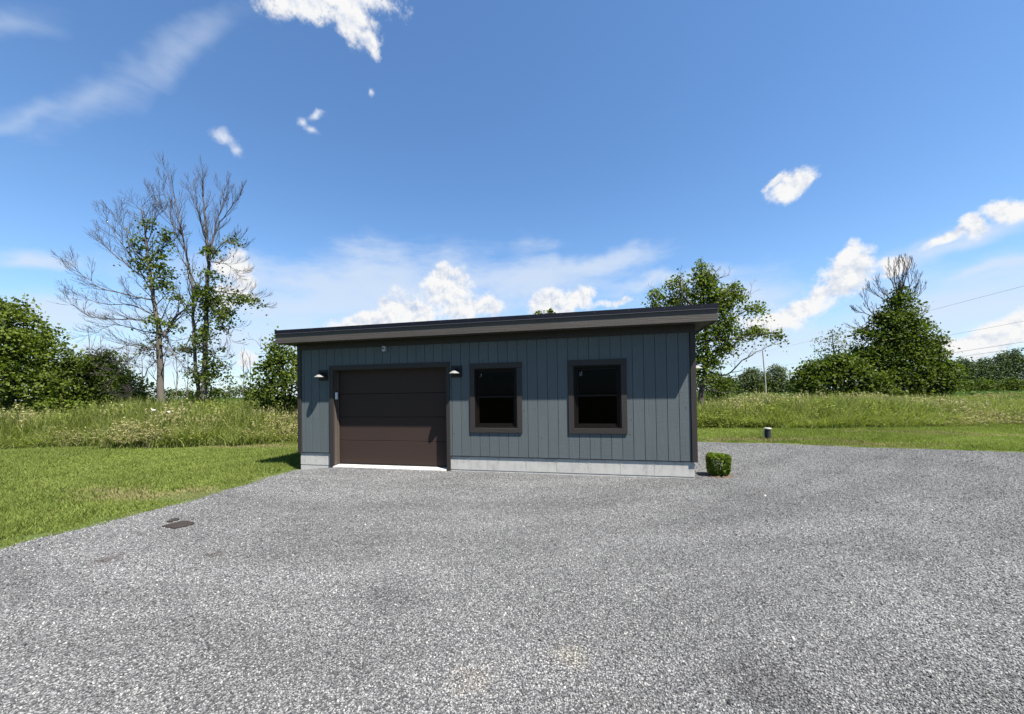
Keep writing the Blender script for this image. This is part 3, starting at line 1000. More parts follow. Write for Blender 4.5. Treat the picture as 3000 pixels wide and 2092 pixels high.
# garage door
door = empty('garage_door', (1.96, 0.16, 0.04)); door.parent = garage
seams = [0.047, 0.571, 1.105, 1.635, 2.172]
for a, b_ in zip(seams[:-1], seams[1:]):
    box('door_panel', M['door'], door, DX0 + .024, DX1 - .024, 0.150, 0.195, a + .0035, b_ - .0035, 0.005)
box('door_backing', M['rubber'], door, DX0 + .002, DX1 - .002, 0.197, 0.205, 0.03, 2.175)
box('bottom_seal', M['rubber'], door, DX0 + .024, DX1 - .024, 0.148, 0.196, 0.030, 0.049)
box('top_trim', M['trim_x'], door, 0.486, 3.414, TY - .002, 0.012, DZ1 + .003, 2.282, 0.003)
box('side_trim', M['trim_z'], door, 0.484, DX0 - .003, TY, 0.012, -0.045, DZ1 + .002, 0.003)
box('side_trim', M['trim_z'], door, DX1 + .003, 3.412, TY, 0.012, -0.05, DZ1 + .002, 0.003)
box('jamb', M['jamb'], door, DX0 - .025, DX0 - .0005, 0.0125, 0.15, -0.02, DZ1 + .02)
box('jamb', M['jamb'], door, DX1 + .0005, DX1 + .025, 0.0125, 0.15, -0.02, DZ1 + .02)
box('jamb', M['jamb'], door, DX0, DX1, 0.0125, 0.15, DZ1 + .0005, DZ1 + .022)
box('stop', M['jamb'], door, DX0 + .0005, DX0 + .022, 0.112, 0.149, 0.035, DZ1 - .002, 0.003)
box('stop', M['trim_z'], door, DX1 - .022, DX1 - .0005, 0.112, 0.149, 0.035, DZ1 - .002, 0.003)
box('stop', M['trim_x'], door, DX0 + .023, DX1 - .023, 0.112, 0.149, DZ1 - .022, DZ1 - .0005, 0.003)
sill = MB()
sill.add([(0.600, -.075, -.04), (3.322, -.075, -.04), (3.322, .24, -.04), (0.600, .24, -.04),
          (0.600, -.075, .004), (3.322, -.075, .004), (3.322, .24, .029), (0.600, .24, .029)],
         [(0, 3, 2, 1), (4, 5, 6, 7), (0, 1, 5, 4), (2, 3, 7, 6), (0, 4, 7, 3), (1, 2, 6, 5)])
sill.build('threshold', M['slab'], door, 0.004)

# windows
for wi, (a, b_) in enumerate(WN):
    win = empty('window', ((a + b_) / 2, 0, WZ0)); win.parent = garage
    tw = 0.105
    box('window_trim', M['trim_z'], win, a - tw, a - .0015, TY, 0.012, WZ0 - .0, WZ1 + .0, 0.003)
    box('window_trim', M['trim_z'], win, b_ + .0015, b_ + tw, TY, 0.012, WZ0 - .0, WZ1 + .0, 0.003)
    box('window_trim', M['trim_x'], win, a - tw - .004, b_ + tw + .004, TY - .004, 0.012, WZ1 + .001, WZ1 + tw + .006, 0.003)
    box('window_trim', M['trim_x'], win, a - tw, b_ + tw, TY, 0.012, WZ0 - tw + .005, WZ0 - .001, 0.003)
    fr_ = MB()
    for (i0, i1, y0, y1) in ((0.0, 0.022, -0.012, 0.10), (0.022, 0.040, 0.012, 0.10)):
        fr_.box(a + i0, a + i1, y0, y1, WZ0 + i0, WZ1 - i0)
        fr_.box(b_ - i1, b_ - i0, y0, y1, WZ0 + i0, WZ1 - i0)
        fr_.box(a + i1, b_ - i1, y0, y1, WZ1 - i1, WZ1 - i0)
        fr_.box(a + i1, b_ - i1, y0, y1, WZ0 + i0, WZ0 + i1)
    fr_.build('window_frame', M['frame'], win)
    zm = 1.53
    for (z0, z1, yy, nm) in ((zm - .02, WZ1 - .041, 0.068, 'upper_sash'), (WZ0 + .041, zm + .02, 0.036, 'lower_sash')):
        s_ = MB(); r_ = 0.038
        s_.box(a + .041, a + .041 + r_, yy, yy + .028, z0, z1)
        s_.box(b_ - .041 - r_, b_ - .041, yy, yy + .028, z0, z1)
        s_.box(a + .041 + r_, b_ - .041 - r_, yy, yy + .028, z1 - r_, z1)
        s_.box(a + .041 + r_, b_ - .041 - r_, yy, yy + .028, z0, z0 + r_ * (1.3 if nm == 'lower_sash' else 1))
        sash = s_.build(nm, M['frame'], win)
        box('pane', M['glass'], sash, a + .078, b_ - .078, yy + .012, yy + .016, z0 + .035, z1 - .037)
    MB().box((a + b_) / 2 - .03, (a + b_) / 2 + .03, 0.026, 0.037, zm + .008, zm + .02).build('latch', M['black'], win, 0.002)
    for k in (-1, 1):
        MB().box((a + b_) / 2 + k * .2 - .025, (a + b_) / 2 + k * .2 + .025, 0.026, 0.0355, WZ0 + .055, WZ0 + .064).build('lift', M['frame'], win, 0.002)
for (sx_, sz_, sw_, sh2) in ((4.073, 1.955, .022, .06), (4.050, 1.935, .010, .02)):  # small solid quads shaped as glints in the upper panes
    box('pane_glint', M['glint'], garage, sx_, sx_ + sw_, 0.0765, 0.0785, sz_, sz_ + sh2)
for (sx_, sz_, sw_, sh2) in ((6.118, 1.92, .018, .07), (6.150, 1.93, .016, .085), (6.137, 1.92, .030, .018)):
    box('pane_glint', M['glint'], garage, sx_, sx_ + sw_, 0.0765, 0.0785, sz_, sz_ + sh2)
box('interior_floor', M['interior'], garage, X0 + .23, X1 - .22, .25, DEPTH - .21, 0.0, 0.02)
it = MB()
it.box(X0 + .115, X0 + .125, 0.12, DEPTH - .12, 0.02, 2.78); it.box(X1 - .125, X1 - .115, 0.12, DEPTH - .12, 0.02, 2.78)
it.box(X0 + .13, X1 - .13, DEPTH - .13, DEPTH - .12, 0.02, 2.78); it.box(X0 + .13, X1 - .13, 0.12, DEPTH - .14, 2.785, 2.80)
it.box(3.55, 3.58, 0.3, DEPTH - .14, 0.02, 2.78)
it.build('interior_lining', M['interior'], garage)


# wall lamps
def wall_lamp(loc, rz, label):
    r = empty('wall_lamp', loc, label, 'lamp', 'black barn style wall lamps')
    r.rotation_euler = (0, 0, rz)

    def prt(name, mb, mat, bevel=0.0, smooth=False):
        me_o = mb.build(name, mat, None, bevel, smooth)
        me_o.parent = r
        return me_o
    prt('backplate', MB().box(-.12, .12, -.022, 0.0, -.12, .12), M['black'], 0.003)
    prt('wall_mount', MB().lathe([(0.055, -.024), (0.055, -.036), (0.045, -.042)], 20, (0, 0, .02), 'Y'), M['black'])
    prt('arm', MB().tube([(0, -.04, .03), (0, -.07, .055), (0, -.10, .062), (0, -.13, .055)], [.011] * 4, 10), M['black'], 0, True)
    prt('cap', MB().lathe([(0.012, .056), (0.034, .052), (0.034, .040), (0.026, .036), (0.026, .012)], 20, (0, -.13, 0)), M['black'])
    prt('shade', MB().lathe([(0.028, .014), (0.052, .004), (0.115, -.040), (0.117, -.046), (0.112, -.046), (0.05, -.004), (0.026, .006)], 32, (0, -.13, 0)), M['shade'])
    prt('bulb', MB().lathe([(0.012, .0), (0.02, -.02), (0.024, -.035), (0.016, -.052), (0.004, -.057)], 16, (0, -.13, 0)), M['cap'], 0, True)
    return r


wall_lamp((0.326, 0.0, 2.07), 0, 'black wall lamp with flared shade left of the garage door')
wall_lamp((3.573, 0.0, 2.07), 0, 'black wall lamp with flared shade between garage door and windows')
wall_lamp((X1 - .004, 0.47, 2.07), math.radians(90), 'black wall lamp on the side wall peeking past the right corner')

cam_ = empty('motion_sensor', (1.902, 0.0, 2.62), 'small grey sensor box on the wall just under the eave', 'sensor')
for nm, mb, mt, bv in (('housing', MB().box(1.864, 1.940, -.075, -.004, 2.556, 2.672), M['grey_plastic'], .006),
                       ('lens', MB().lathe([(0.017, 0.0), (0.017, -.006), (0.010, -.010)], 16, (1.898, -.0755, 2.62), 'Y'), M['rubber'], 0),
                       ('mount', MB().box(1.875, 1.929, -.0038, 0.0, 2.57, 2.66), M['black'], 0)):
    mb.build(nm, mt, cam_, bv)
kp = empty('keypad', (0.61, 0.07, 1.6), 'small white keypad fixed to the left jamb of the garage door', 'keypad')
MB().box(DX0 + .0002, DX0 + .026, 0.034, 0.098, 1.515, 1.675).build('housing', M['white_plastic'], kp, .007)
MB().box(DX0 + .0262, DX0 + .029, 0.044, 0.088, 1.60, 1.662).build('cover', M['white_plastic'], kp, .001)

# ------------------------------------------------------------------ small things
# clipped shrub
c = Vector((8.66, 0.36, -0.02))
sh_ = empty('boxwood_shrub', c, 'small clipped square boxwood bush at the right corner of the garage', 'shrub')
r_ = np.random.default_rng(5)
n = 5200
u = r_.uniform(-1, 1, (n, 3))
k = r_.integers(0, 3, n)
sd = np.sign(r_.uniform(-1, 1, n))
u[np.arange(n), k] = sd * r_.uniform(0.78, 1.0, n)
ln = (np.abs(u) ** 4).sum(1) ** 0.25
u = u / ln[:, None] * np.maximum(np.abs(u).max(1), 0)[:, None]
pos = u * np.array([0.205, 0.205, 0.20]) * (1 + 0.07 * fbm2(u[:, 0] * 4, u[:, 1] * 4 + u[:, 2] * 3, 2.0))[:, None] + np.array([0, 0, 0.225])
tp = np.clip(0.86 + 0.14 * pos[:, 2] / .45, .8, 1.05)
pos[:, :2] *= tp[:, None]
link('foliage', mesh_of('foliage', leaves(pos, r_.uniform(.024, .042, n), 6, 0.6, 0.36), M['leaf_box']), sh_)
mb = MB()
for k in range(7):
    a = k * 0.9
    mb.tube([(0.02 * math.cos(a), 0.02 * math.sin(a), -.02), (.06 * math.cos(a), .06 * math.sin(a), .14), (.15 * math.cos(a), .15 * math.sin(a), .36)], [.011, .008, .003], 5)
o = mb.build('stem', M['bark_dark'], None); o.parent = sh_

# bare soil and a tuft of weeds under the shrub
r_ = np.random.default_rng(77)
ang = np.linspace(0, 2 * np.pi, 28, endpoint=False)
rr1 = 0.215 * (1 + 0.22 * r_.normal(size=28)); rr2 = rr1 * 0.55
vs = [(0.0, 0.0, 0.035)] + [(b * math.cos(a), b * math.sin(a), 0.028) for a, b in zip(ang, rr2)] + [(b * math.cos(a), b * math.sin(a) - .02, -0.004) for a, b in zip(ang, rr1)]
fs = [(0, 1 + i, 1 + (i + 1) % 28) for i in range(28)] + [(1 + i, 29 + i, 29 + (i + 1) % 28) for i in range(28)] + [(1 + i, 29 + (i + 1) % 28, 1 + (i + 1) % 28) for i in range(28)]
o = link('soil_patch', np_mesh('soil_patch', np.array(vs), np.array(fs)), None, M['earth'])
o.location = (c.x + .02, c.y - .05, -0.012)
tag(o, kind='structure')

# pipe on the lawn
b0 = G(1722, 986, -0.02)
pp = empty('capped_pipe', b0, 'short upright black pipe with a pale cap on the mown lawn', 'pipe')
for nm, mb, mt in (('casing', MB().lathe([(0.088, -.03), (0.088, .355), (.08, .355)], 24), M['pipe']),
                   ('cap', MB().lathe([(0.097, .338), (0.104, .345), (0.104, .372), (0.085, .386), (0.03, .390)], 24), M['cap']),
                   ('conduit', MB().tube([(-.115, -.02, -.03), (-.115, -.02, .30), (-.095, -.01, .345)], [.017] * 3, 10), M['cap']),
                   ('bolt', MB().lathe([(0.012, .388), (0.012, .402), (0.004, .404)], 6, (.05, -.03, 0)), M['flash_lip'])):
    o = mb.build(nm, mt, None); o.parent = pp


# dark plates let into the gravel
def plate(pxs, label):
    pts = [G(px / 1.30662, py / 1.30662, -0.05) for px, py in pxs]
    z = float(hgt(pts[0].x, pts[0].y)) + 0.016
    mb = MB(); n = len(pts)
    vs = [(p.x, p.y, z - .03) for p in pts] + [(p.x, p.y, z) for p in pts]
    mb.add(vs, [tuple(range(n))[::-1], tuple(range(n, 2 * n))] + [(i, (i + 1) % n, n + (i + 1) % n, n + i) for i in range(n)])
    o = mb.build('metal_plate', M['plate'], None, 0.004)
    tag(o, label, 'plate', 'dark plates in the gravel')


plate([(473, 1551), (490, 1554), (512, 1557), (563, 1546), (570, 1540), (548, 1535), (531, 1536)], 'larger dark brown flat plate lying in the gravel near the lawn')
plate([(488, 1537), (499, 1538), (526, 1530), (523, 1526), (511, 1527)], 'smaller dark plate lying just behind the larger one in the gravel')

# pale rock beyond the right lawn
rp = G(2262, 922, 0.0)
for i, (dx_, s_, lb) in enumerate(((0, 0.75, 'pale flat rock in the meadow at the right edge'),)):
    bm = bmesh.new(); bmesh.ops.create_icosphere(bm, subdivisions=3, radius=1)
    for v in bm.verts:
        j = 1 + 0.14 * math.sin(v.co.x * 3 + 1) * math.cos(v.co.y * 4) + random.uniform(-.03, .03)
        v.co = Vector((v.co.x * s_ * 1.4 * j, v.co.y * s_ * .9 * j, v.co.z * s_ * .62 * j))
    me = bpy.data.meshes.new('rock'); bm.to_mesh(me); bm.free()
    o = link('rock', me, None, M['rock']); q = W(2262, 912, 24.0); o.location = (q.x, q.y, q.z - .25)
    tag(o, lb, 'rock')


# white wild flowers
def flower(px, py, dep, s_, label):
    q = W(px, py, dep)
    r = empty('wild_flower', (q.x, q.y, -0.1), label, 'flower', 'white flowers in the tall grass')
    h = q.z + 0.1
    o = MB().tube([(0, 0, 0), (.03, .02, h * .5), (0, 0, h)], [.006, .005, .003], 5).build('stem', M['weed'], None); o.parent = r
    rr_ = np.random.default_rng(int(px))
    an = rr_.uniform(0, 6.28, 70); rd = s_ * np.sqrt(rr_.uniform(0, 1, 70))
    ps = np.stack([rd * np.cos(an), rd * np.sin(an), h + 0.03 - rd * rd * 1.5 + rr_.normal(0, .012, 70)], -1)
    link('bloom', mesh_of('bloom', leaves(ps, np.full(70, .035), 3, 0.3, .4), M['petal']), r)


flower(346, 921, 14.6, 0.065, 'large white flower head below the leaning bare tree')
flower(378, 925, 14.4, 0.035, 'small white flower head right of the large white one')

# ------------------------------------------------------------------ trees


def z3d(x, y): return (x / 2.49072, (480 + y / 1.90625) / 1.30662)
def c5d(x, y): return ((1880 + x / 3.4795) / 1.30662, (740 + y / 3.4805) / 1.30662)
def c6d(x, y): return ((2320 + x / 3.336) / 1.30662, (760 + y / 3.336) / 1.30662)
def c1d(x, y): return ((2500 + x / 4.592) / 1.30662, (980 + y / 4.592) / 1.30662)


PXM = 865.5


class Tree:
    def __init__(self, name, label, depth, base, cat='tree', group=None, seed=1, zbase=-0.12):
        self.d = depth; self.r = random.Random(seed); self.np = np.random.default_rng(seed)
        q = W(base[0], base[1], depth)
        self.root = empty(name, (q.x, q.y, zbase), label, cat, group)
        self.o = Vector((q.x, q.y, zbase))
        self.wood, self.twigs, self.pos, self.sz, self.att = MB(), MB(), [], [], []
        self.nodes = []

    def P(self, pt, dd=0.0):
        return W(pt[0], pt[1], self.d + dd) - self.o

    def path(self, pts, r0, r1, dd=None, ground=False, sides=7, sub=4, power=1.0):
        """smooth tapering limb through photo positions"""
        n = len(pts)
        dd = dd or [0.0] * n
        q = [self.P(p, e) for p, e in zip(pts, dd)]
        if ground:
            q = [Vector((q[0].x, q[0].y, -0.1))] + q
            n += 1
        res = []
        for i in range(n - 1):
            p0, p1, p2, p3 = q[max(i - 1, 0)], q[i], q[i + 1], q[min(i + 2, n - 1)]
            for k in range(sub):
                t_ = k / sub
                res.append(0.5 * ((2 * p1) + (p2 - p0) * t_ + (2 * p0 - 5 * p1 + 4 * p2 - p3) * t_ * t_ + (3 * p1 - p0 - 3 * p2 + p3) * t_ ** 3))
        res.append(q[-1])
        m_ = len(res)
        for i in range(1, m_ - 1):
            res[i] = res[i] + Vector((self.r.gauss(0, .02), self.r.gauss(0, .02), self.r.gauss(0, .015)))
        rad = [r0 + (r1 - r0) * (i / (m_ - 1)) ** power for i in range(m_)]
        if ground:
            rad[0] *= 1.25
        self.wood.tube(res, rad, sides)
        self.nodes += list(zip(res, rad))
        return res, rad

    def bare(self, res, rad, start=0.2, step=0.35, length=1.6, level=0, maxlevel=2, ang=0.7, upb=0.5, minr=0.0045):
        """side twigs along a limb, recursively"""
        tot = len(res)
        acc = 0.0
        side = 1
        L = sum((res[i + 1] - res[i]).length for i in range(tot - 1))
        run = 0.0
        for i in range(tot - 1):
            sgl = (res[i + 1] - res[i]).length
            run += sgl; acc += sgl
            if run / L < start or acc < step * self.r.uniform(.6, 1.4):
                continue
            acc = 0.0
            side = -side
            d = (res[i + 1] - res[i]).normalized()
            lat = (RT * side * self.r.uniform(.5, 1.0) + FW * self.r.uniform(-.8, .8) + Vector((0, 0, self.r.uniform(-.3, .5)))).normalized()
            lat = (lat - d * lat.dot(d))
            if lat.length < 1e-3: continue
            lat.normalize()
            a = ang * self.r.uniform(.7, 1.3)
            v = d * math.cos(a) + lat * math.sin(a)
            ll = length * (1 - 0.55 * run / L) * self.r.uniform(.6, 1.25)
            p = res[i + 1].copy(); pts = [p.copy()]
            ns = 5 if level < 2 else 3
            for k in range(ns):
                v = (v + Vector((self.r.gauss(0, .055), self.r.gauss(0, .055), self.r.gauss(0, .055) + upb * 0.11))).normalized()
                p = p + v * (ll / ns); pts.append(p.copy())
            r0 = max(minr * 1.2, min(rad[i] * 0.6, 0.03 / (level + 1) * (ll / 1.5) ** .5))
            rr_ = [max(minr, r0 * (1 - 0.8 * k / ns)) for k in range(ns + 1)]
            self.twigs.tube(pts, rr_, 4 if level < 1 else 3)
            if level < maxlevel:
                self.bare(pts, rr_, 0.15, step * 0.62, length * 0.48, level + 1, maxlevel, ang * .95, upb, minr)

    def blobs(self, items, leaf, per=26, dens=1.0, depthk=0.8, sigma=0.20, dd=0.0, limb=True, upb=0.7, shell=0.35):
        """leaf masses: clumps of leaves spread through ellipsoids given in photo positions"""
        k = self.d / PXM
        for it in items:
            (px, py), rx, ry = it[0], it[1] * k, it[2] * k
            dz = it[3] if len(it) > 3 else 0.0
            c = W(px, py, self.d + dd + dz) - self.o
            rz = min(rx, ry) * depthk * 1.2
            nclump = max(3, int(dens * (rx * ry * 1.0 + rx * rz + ry * rz) * 8.5))
            g = self.np.normal(size=(nclump, 3)); g /= np.linalg.norm(g, axis=1)[:, None]
            rad = self.np.uniform(shell, 1, nclump) ** 0.6
            g *= rad[:, None] * (1 + 0.16 * self.np.normal(size=nclump))[:, None]
            cen = np.array(c)[None] + g[:, :1] * rx * np.array(RT)[None] + g[:, 1:2] * rz * np.array([FW.x, FW.y, 0])[None] + g[:, 2:] * ry * np.array([0, 0, 1.])[None]
            cen[:, 2] = np.maximum(cen[:, 2], 0.12)
            cl = self.np.uniform(0, 1, nclump)
            for j in range(nclump):
                m_ = int(1.3 * per * self.np.uniform(.5, 1.5))
                sg = sigma * self.np.uniform(.6, 1.4)
                pp_ = cen[j] + self.np.normal(size=(m_, 3)) * np.array([sg * 1.25, sg * 1.25, sg * 0.6])
                # sprays droop a little at their ends
                pp_[:, 2] -= 0.25 * ((pp_[:, 0] - cen[j][0]) ** 2 + (pp_[:, 1] - cen[j][1]) ** 2) / max(sg, .05)
                self.pos.append(pp_)
                self.sz.append(leaf * self.np.uniform(.65, 1.3, m_))
                self.att.append(np.clip(cl[j] * 0.55 + self.np.uniform(0, .45, m_), 0, 1))
            if limb and self.nodes:
                n0 = min(self.nodes, key=lambda q: (q[0] - c).length + 0.6 * max(0, q[0].z - c.z))
                mid = (n0[0] + c) / 2 + Vector((0, 0, 0.12 * (c - n0[0]).length))
                self.wood.tube([n0[0], mid, c], [min(n0[1] * .6, .06), .025, .012], 5)
                for j in range(0, nclump, 6):
                    e = Vector(cen[j]); md = (c + e) / 2 + Vector((self.r.gauss(0, .08), self.r.gauss(0, .08), self.r.gauss(0, .08)))
                    self.twigs.tube([c, md, e], [.010, .006, .003], 3)

    def finish(self, leafmat, bark='bark', upb=0.7, seed=1):
        if self.wood.v:
            self.add_mesh('trunk', self.wood, M[bark])
        if self.twigs.v:
            self.add_mesh('branches', self.twigs, M['twig'])
        if self.pos:
            pos = np.concatenate(self.pos); sz = np.concatenate(self.sz); at = np.concatenate(self.att)
            link('crown', mesh_of('crown', leaves(pos, sz, seed, upb, 0.36, 0.1, at), M[leafmat]), self.root)
        return self.root

    def add_mesh(self, name, mb, mat):
        me = bpy.data.meshes.new(name)
        me.from_pydata([tuple(x) for x in mb.v], [], mb.f)
        for p in me.polygons: p.use_smooth = True
        link(name, me, self.root, mat)


# half-dead tree on the left
T = Tree('half_dead_tree', 'tall half dead tree with long bare branches sweeping left, left of the forked one', 18.0, (363, 922), seed=3)
tr_ = T.path([z3d(905, 1380), z3d(897, 1180), z3d(893, 1000), z3d(868, 800), z3d(838, 600), z3d(812, 400), z3d(790, 240)], .175, .012, ground=True, sides=9)
T.bare(*tr_, start=.22, step=.12, length=1.9, ang=.75, upb=.8, maxlevel=2)
for pts, r0 in (([z3d(880, 900), z3d(800, 872), z3d(640, 868), z3d(500, 850), z3d(395, 780)], .06),
                ([z3d(862, 760), z3d(760, 745), z3d(560, 690), z3d(460, 620), z3d(395, 560)], .05),
                ([z3d(850, 720), z3d(760, 560), z3d(660, 420), z3d(595, 310)], .05),
                ([z3d(835, 600), z3d(740, 470), z3d(690, 350), z3d(670, 290)], .04),
                ([z3d(845, 660), z3d(700, 560), z3d(600, 470), z3d(530, 420)], .045),
                ([z3d(875, 860), z3d(740, 790), z3d(560, 780), z3d(440, 730)], .045),
                ([z3d(885, 950), z3d(780, 930), z3d(640, 900), z3d(520, 950)], .045),
                ([z3d(893, 1010), z3d(800, 1040), z3d(720, 1100), z3d(640, 1180)], .035),
                ([z3d(893, 1050), z3d(760, 1010), z3d(680, 1030), z3d(600, 1080)], .035),
                ([z3d(895, 1080), z3d(830, 1140), z3d(780, 1230), z3d(690, 1300)], .03),
                ([z3d(890, 1000), z3d(990, 1080), z3d(1040, 1160)], .03),
                ([z3d(918, 965), z3d(960, 890), z3d(1000, 835), z3d(1065, 785), z3d(1110, 750)], .10),
                ([z3d(820, 470), z3d(860, 330), z3d(870, 270)], .035),
                ([z3d(830, 540), z3d(930, 450), z3d(1000, 400)], .04)):
    b_ = T.path(pts, r0 * .72, .007, dd=[0] + [T.r.uniform(-.9, .9)] * (len(pts) - 1), sides=5)
    T.bare(*b_, start=.08, step=.105, length=1.35, ang=.5, upb=.8, maxlevel=2, minr=.004)
T.blobs([(z3d(840, 330), 22, 16), (z3d(930, 395), 26, 16), (z3d(880, 480), 40, 22), (z3d(790, 545), 34, 16), (z3d(860, 560), 34, 20),
         (z3d(900, 640), 22, 20), (z3d(1060, 590), 26, 9), (z3d(930, 560), 20, 22), (z3d(790, 430), 18, 24), (z3d(905, 700), 14, 20),
         (z3d(890, 870), 26, 12), (z3d(850, 920), 14, 30), (z3d(965, 890), 12, 16), (z3d(825, 1030), 8, 26), (z3d(985, 745), 5, 4), (z3d(935, 640), 8, 30)],
        .12, per=30, dens=1.1, sigma=.16, limb=True)
T.finish('leaf_c')

T = Tree('forked_tree', 'tall forked tree with bare tops and vines on its twin trunks', 18.3, (452, 922), seed=5)
a_ = T.path([z3d(1115, 1375), z3d(1098, 1200), z3d(1080, 950), z3d(1078, 780), z3d(1062, 600), z3d(1015, 400), z3d(985, 240), z3d(935, 55)], .10, .008, ground=True)
T.bare(*a_, start=.35, step=.19, length=1.7, ang=.42, upb=1.5, minr=.004)
b_ = T.path([z3d(1140, 1375), z3d(1143, 1150), z3d(1152, 850), z3d(1160, 560), z3d(1150, 400), z3d(1140, 230), z3d(1130, 100)], .155, .012, ground=True, dd=[0, 0, .2, .2, .2, .1, 0])
T.bare(*b_, start=.35, step=.19, length=1.7, ang=.4, upb=1.5, minr=.004)
for pts, r0 in (([z3d(1160, 560), z3d(1205, 350), z3d(1250, 220), z3d(1250, 150)], .05), ([z3d(1158, 500), z3d(1230, 330), z3d(1300, 230), z3d(1335, 170)], .045),
                ([z3d(1150, 420), z3d(1110, 280), z3d(1065, 120)], .04), ([z3d(1160, 560), z3d(1250, 440), z3d(1360, 460)], .035),
                ([z3d(1015, 400), z3d(930, 280), z3d(850, 170)], .035), ([z3d(1030, 480), z3d(960, 330), z3d(905, 90)], .03),
                ([z3d(1155, 700), z3d(1260, 720), z3d(1400, 745), z3d(1445, 785)], .04), ([z3d(1150, 900), z3d(1230, 880), z3d(1290, 1000)], .03),
                ([z3d(1145, 1050), z3d(1220, 1080), z3d(1290, 1180)], .03), ([z3d(1080, 950), z3d(1000, 1060), z3d(950, 1010)], .025), ([z3d(1160, 540), z3d(1260, 560), z3d(1330, 610)], .03)):
    q_ = T.path(pts, r0 * .72, .007, dd=[0] + [T.r.uniform(-.7, .7)] * (len(pts) - 1), sides=5)
    T.bare(*q_, start=.1, step=.12, length=1.25, ang=.42, upb=1.3, minr=.004)
T.blobs([(z3d(1190, 480), 24, 10), (z3d(1285, 425), 24, 11), (z3d(1180, 500), 12, 16), (z3d(1215, 615), 20, 18), (z3d(1200, 720), 38, 20), (z3d(1320, 745), 40, 10),
         (z3d(1415, 755), 14, 7), (z3d(1180, 810), 40, 32), (z3d(1240, 850), 24, 24), (z3d(1130, 700), 16, 16), (z3d(1160, 950), 22, 28), (z3d(1110, 1000), 16, 22),
         (z3d(1195, 1080), 24, 26), (z3d(1130, 1160), 26, 26), (z3d(1220, 1190), 28, 14), (z3d(1105, 1280), 20, 16), (z3d(1010, 1020), 14, 8), (z3d(1235, 920), 8, 14), (z3d(1120, 900), 10, 30)],
        .125, per=36, dens=1.5, sigma=.17)
T.finish('leaf_c')

# left hedge trees
T = Tree('round_tree', 'broad leafy green tree at the left edge of the meadow', 19.0, (20, 930), seed=8)
T.path([(20, 925), (18, 870), (10, 800), (20, 730)], .20, .04, ground=True)
T.blobs([((-30, 745), 85, 70), ((25, 735), 55, 62), ((70, 775), 62, 70), ((100, 810), 50, 55), ((20, 830), 80, 55), ((-50, 830), 70, 70), ((95, 855), 62, 36),
         ((130, 850), 36, 42), ((40, 895), 70, 26), ((115, 900), 48, 24), ((50, 690), 24, 18), ((-10, 690), 40, 26), ((150, 880), 30, 30), ((-60, 890), 60, 35)],
        .15, per=36, dens=1.1, sigma=.24)
T.finish('leaf_a', 'bark_dark')
T = Tree('dark_bush', 'dark green bushy shrub left of the half dead tree', 20.5, (225, 930), 'shrub', seed=9)
T.path([(225, 925), (222, 870), (225, 820)], .09, .03, ground=True)
T.blobs([((190, 850), 42, 50), ((235, 840), 42, 48), ((215, 890), 60, 32), ((250, 805), 20, 22), ((185, 815), 24, 24), ((215, 815), 26, 26), ((170, 895), 34, 26), ((265, 880), 30, 34)], .13, per=46, dens=1.9, sigma=.23)
T.finish('leaf_b', 'bark_dark', seed=4)
T = Tree('dark_bush', 'low dark shrub immediately left of the half dead trunk', 20.5, (300, 930), 'shrub', seed=10)
T.path([(300, 925), (300, 880)], .06, .03, ground=True)
T.blobs([((290, 872), 38, 34), ((325, 888), 34, 28), ((300, 905), 50, 20), ((345, 900), 22, 18), ((282, 845), 14, 12)], .125, per=44, dens=1.9, sigma=.21)
T.finish('leaf_b', 'bark_dark', seed=5)
T = Tree('low_bush', 'low light green bush between the round tree and bare trunk', 17.5, (190, 930), 'shrub', seed=12)
T.path([(190, 928), (190, 915)], .04, .02, ground=True)
T.blobs([((150, 905), 36, 20), ((205, 905), 40, 18), ((260, 915), 34, 14), ((100, 912), 34, 16), ((320, 918), 30, 12)], .13, per=22, dens=1.0, sigma=.2, limb=False)
T.finish('leaf_a', 'bark_dark', seed=6)
T = Tree('low_bush', 'low green bush at the foot of the forked trunks', 18.8, (410, 925), 'shrub', seed=13)
T.path([(410, 928), (410, 915)], .04, .02, ground=True)
T.blobs([((400, 912), 24, 14), ((485, 905), 22, 18), ((430, 895), 16, 16), ((478, 880), 14, 12)], .13, per=22, dens=1.0, sigma=.2, limb=False)
T.finish('leaf_c', 'bark_dark', seed=7)
T = Tree('vine_covered_tree', 'pointed vine covered tree beside the left wall of the garage', 16.5, (640, 920), seed=14)
T.path([(640, 920), (636, 850), (628, 790), (624, 748)], .10, .02, ground=True)
b_ = T.path([(630, 800), (600, 790), (575, 765)], .02, .008, dd=[0, -.3, -.4], sides=4); T.bare(*b_, start=.4, step=.25, length=.6)
T.blobs([((625, 756), 8, 14), ((624, 768), 13, 22), ((622, 785), 20, 24), ((636, 790), 22, 26), ((628, 800), 24, 28), ((606, 820), 24, 24), ((618, 835), 36, 28), ((645, 860), 46, 34), ((600, 872), 34, 30), ((655, 815), 26, 30), ((580, 880), 24, 20),
         ((640, 900), 50, 20), ((690, 850), 40, 60), ((600, 905), 30, 14), ((578, 855), 14, 16)], .13, per=36, dens=1.4, sigma=.2)
T.finish('leaf_c', 'bark_dark', seed=8)

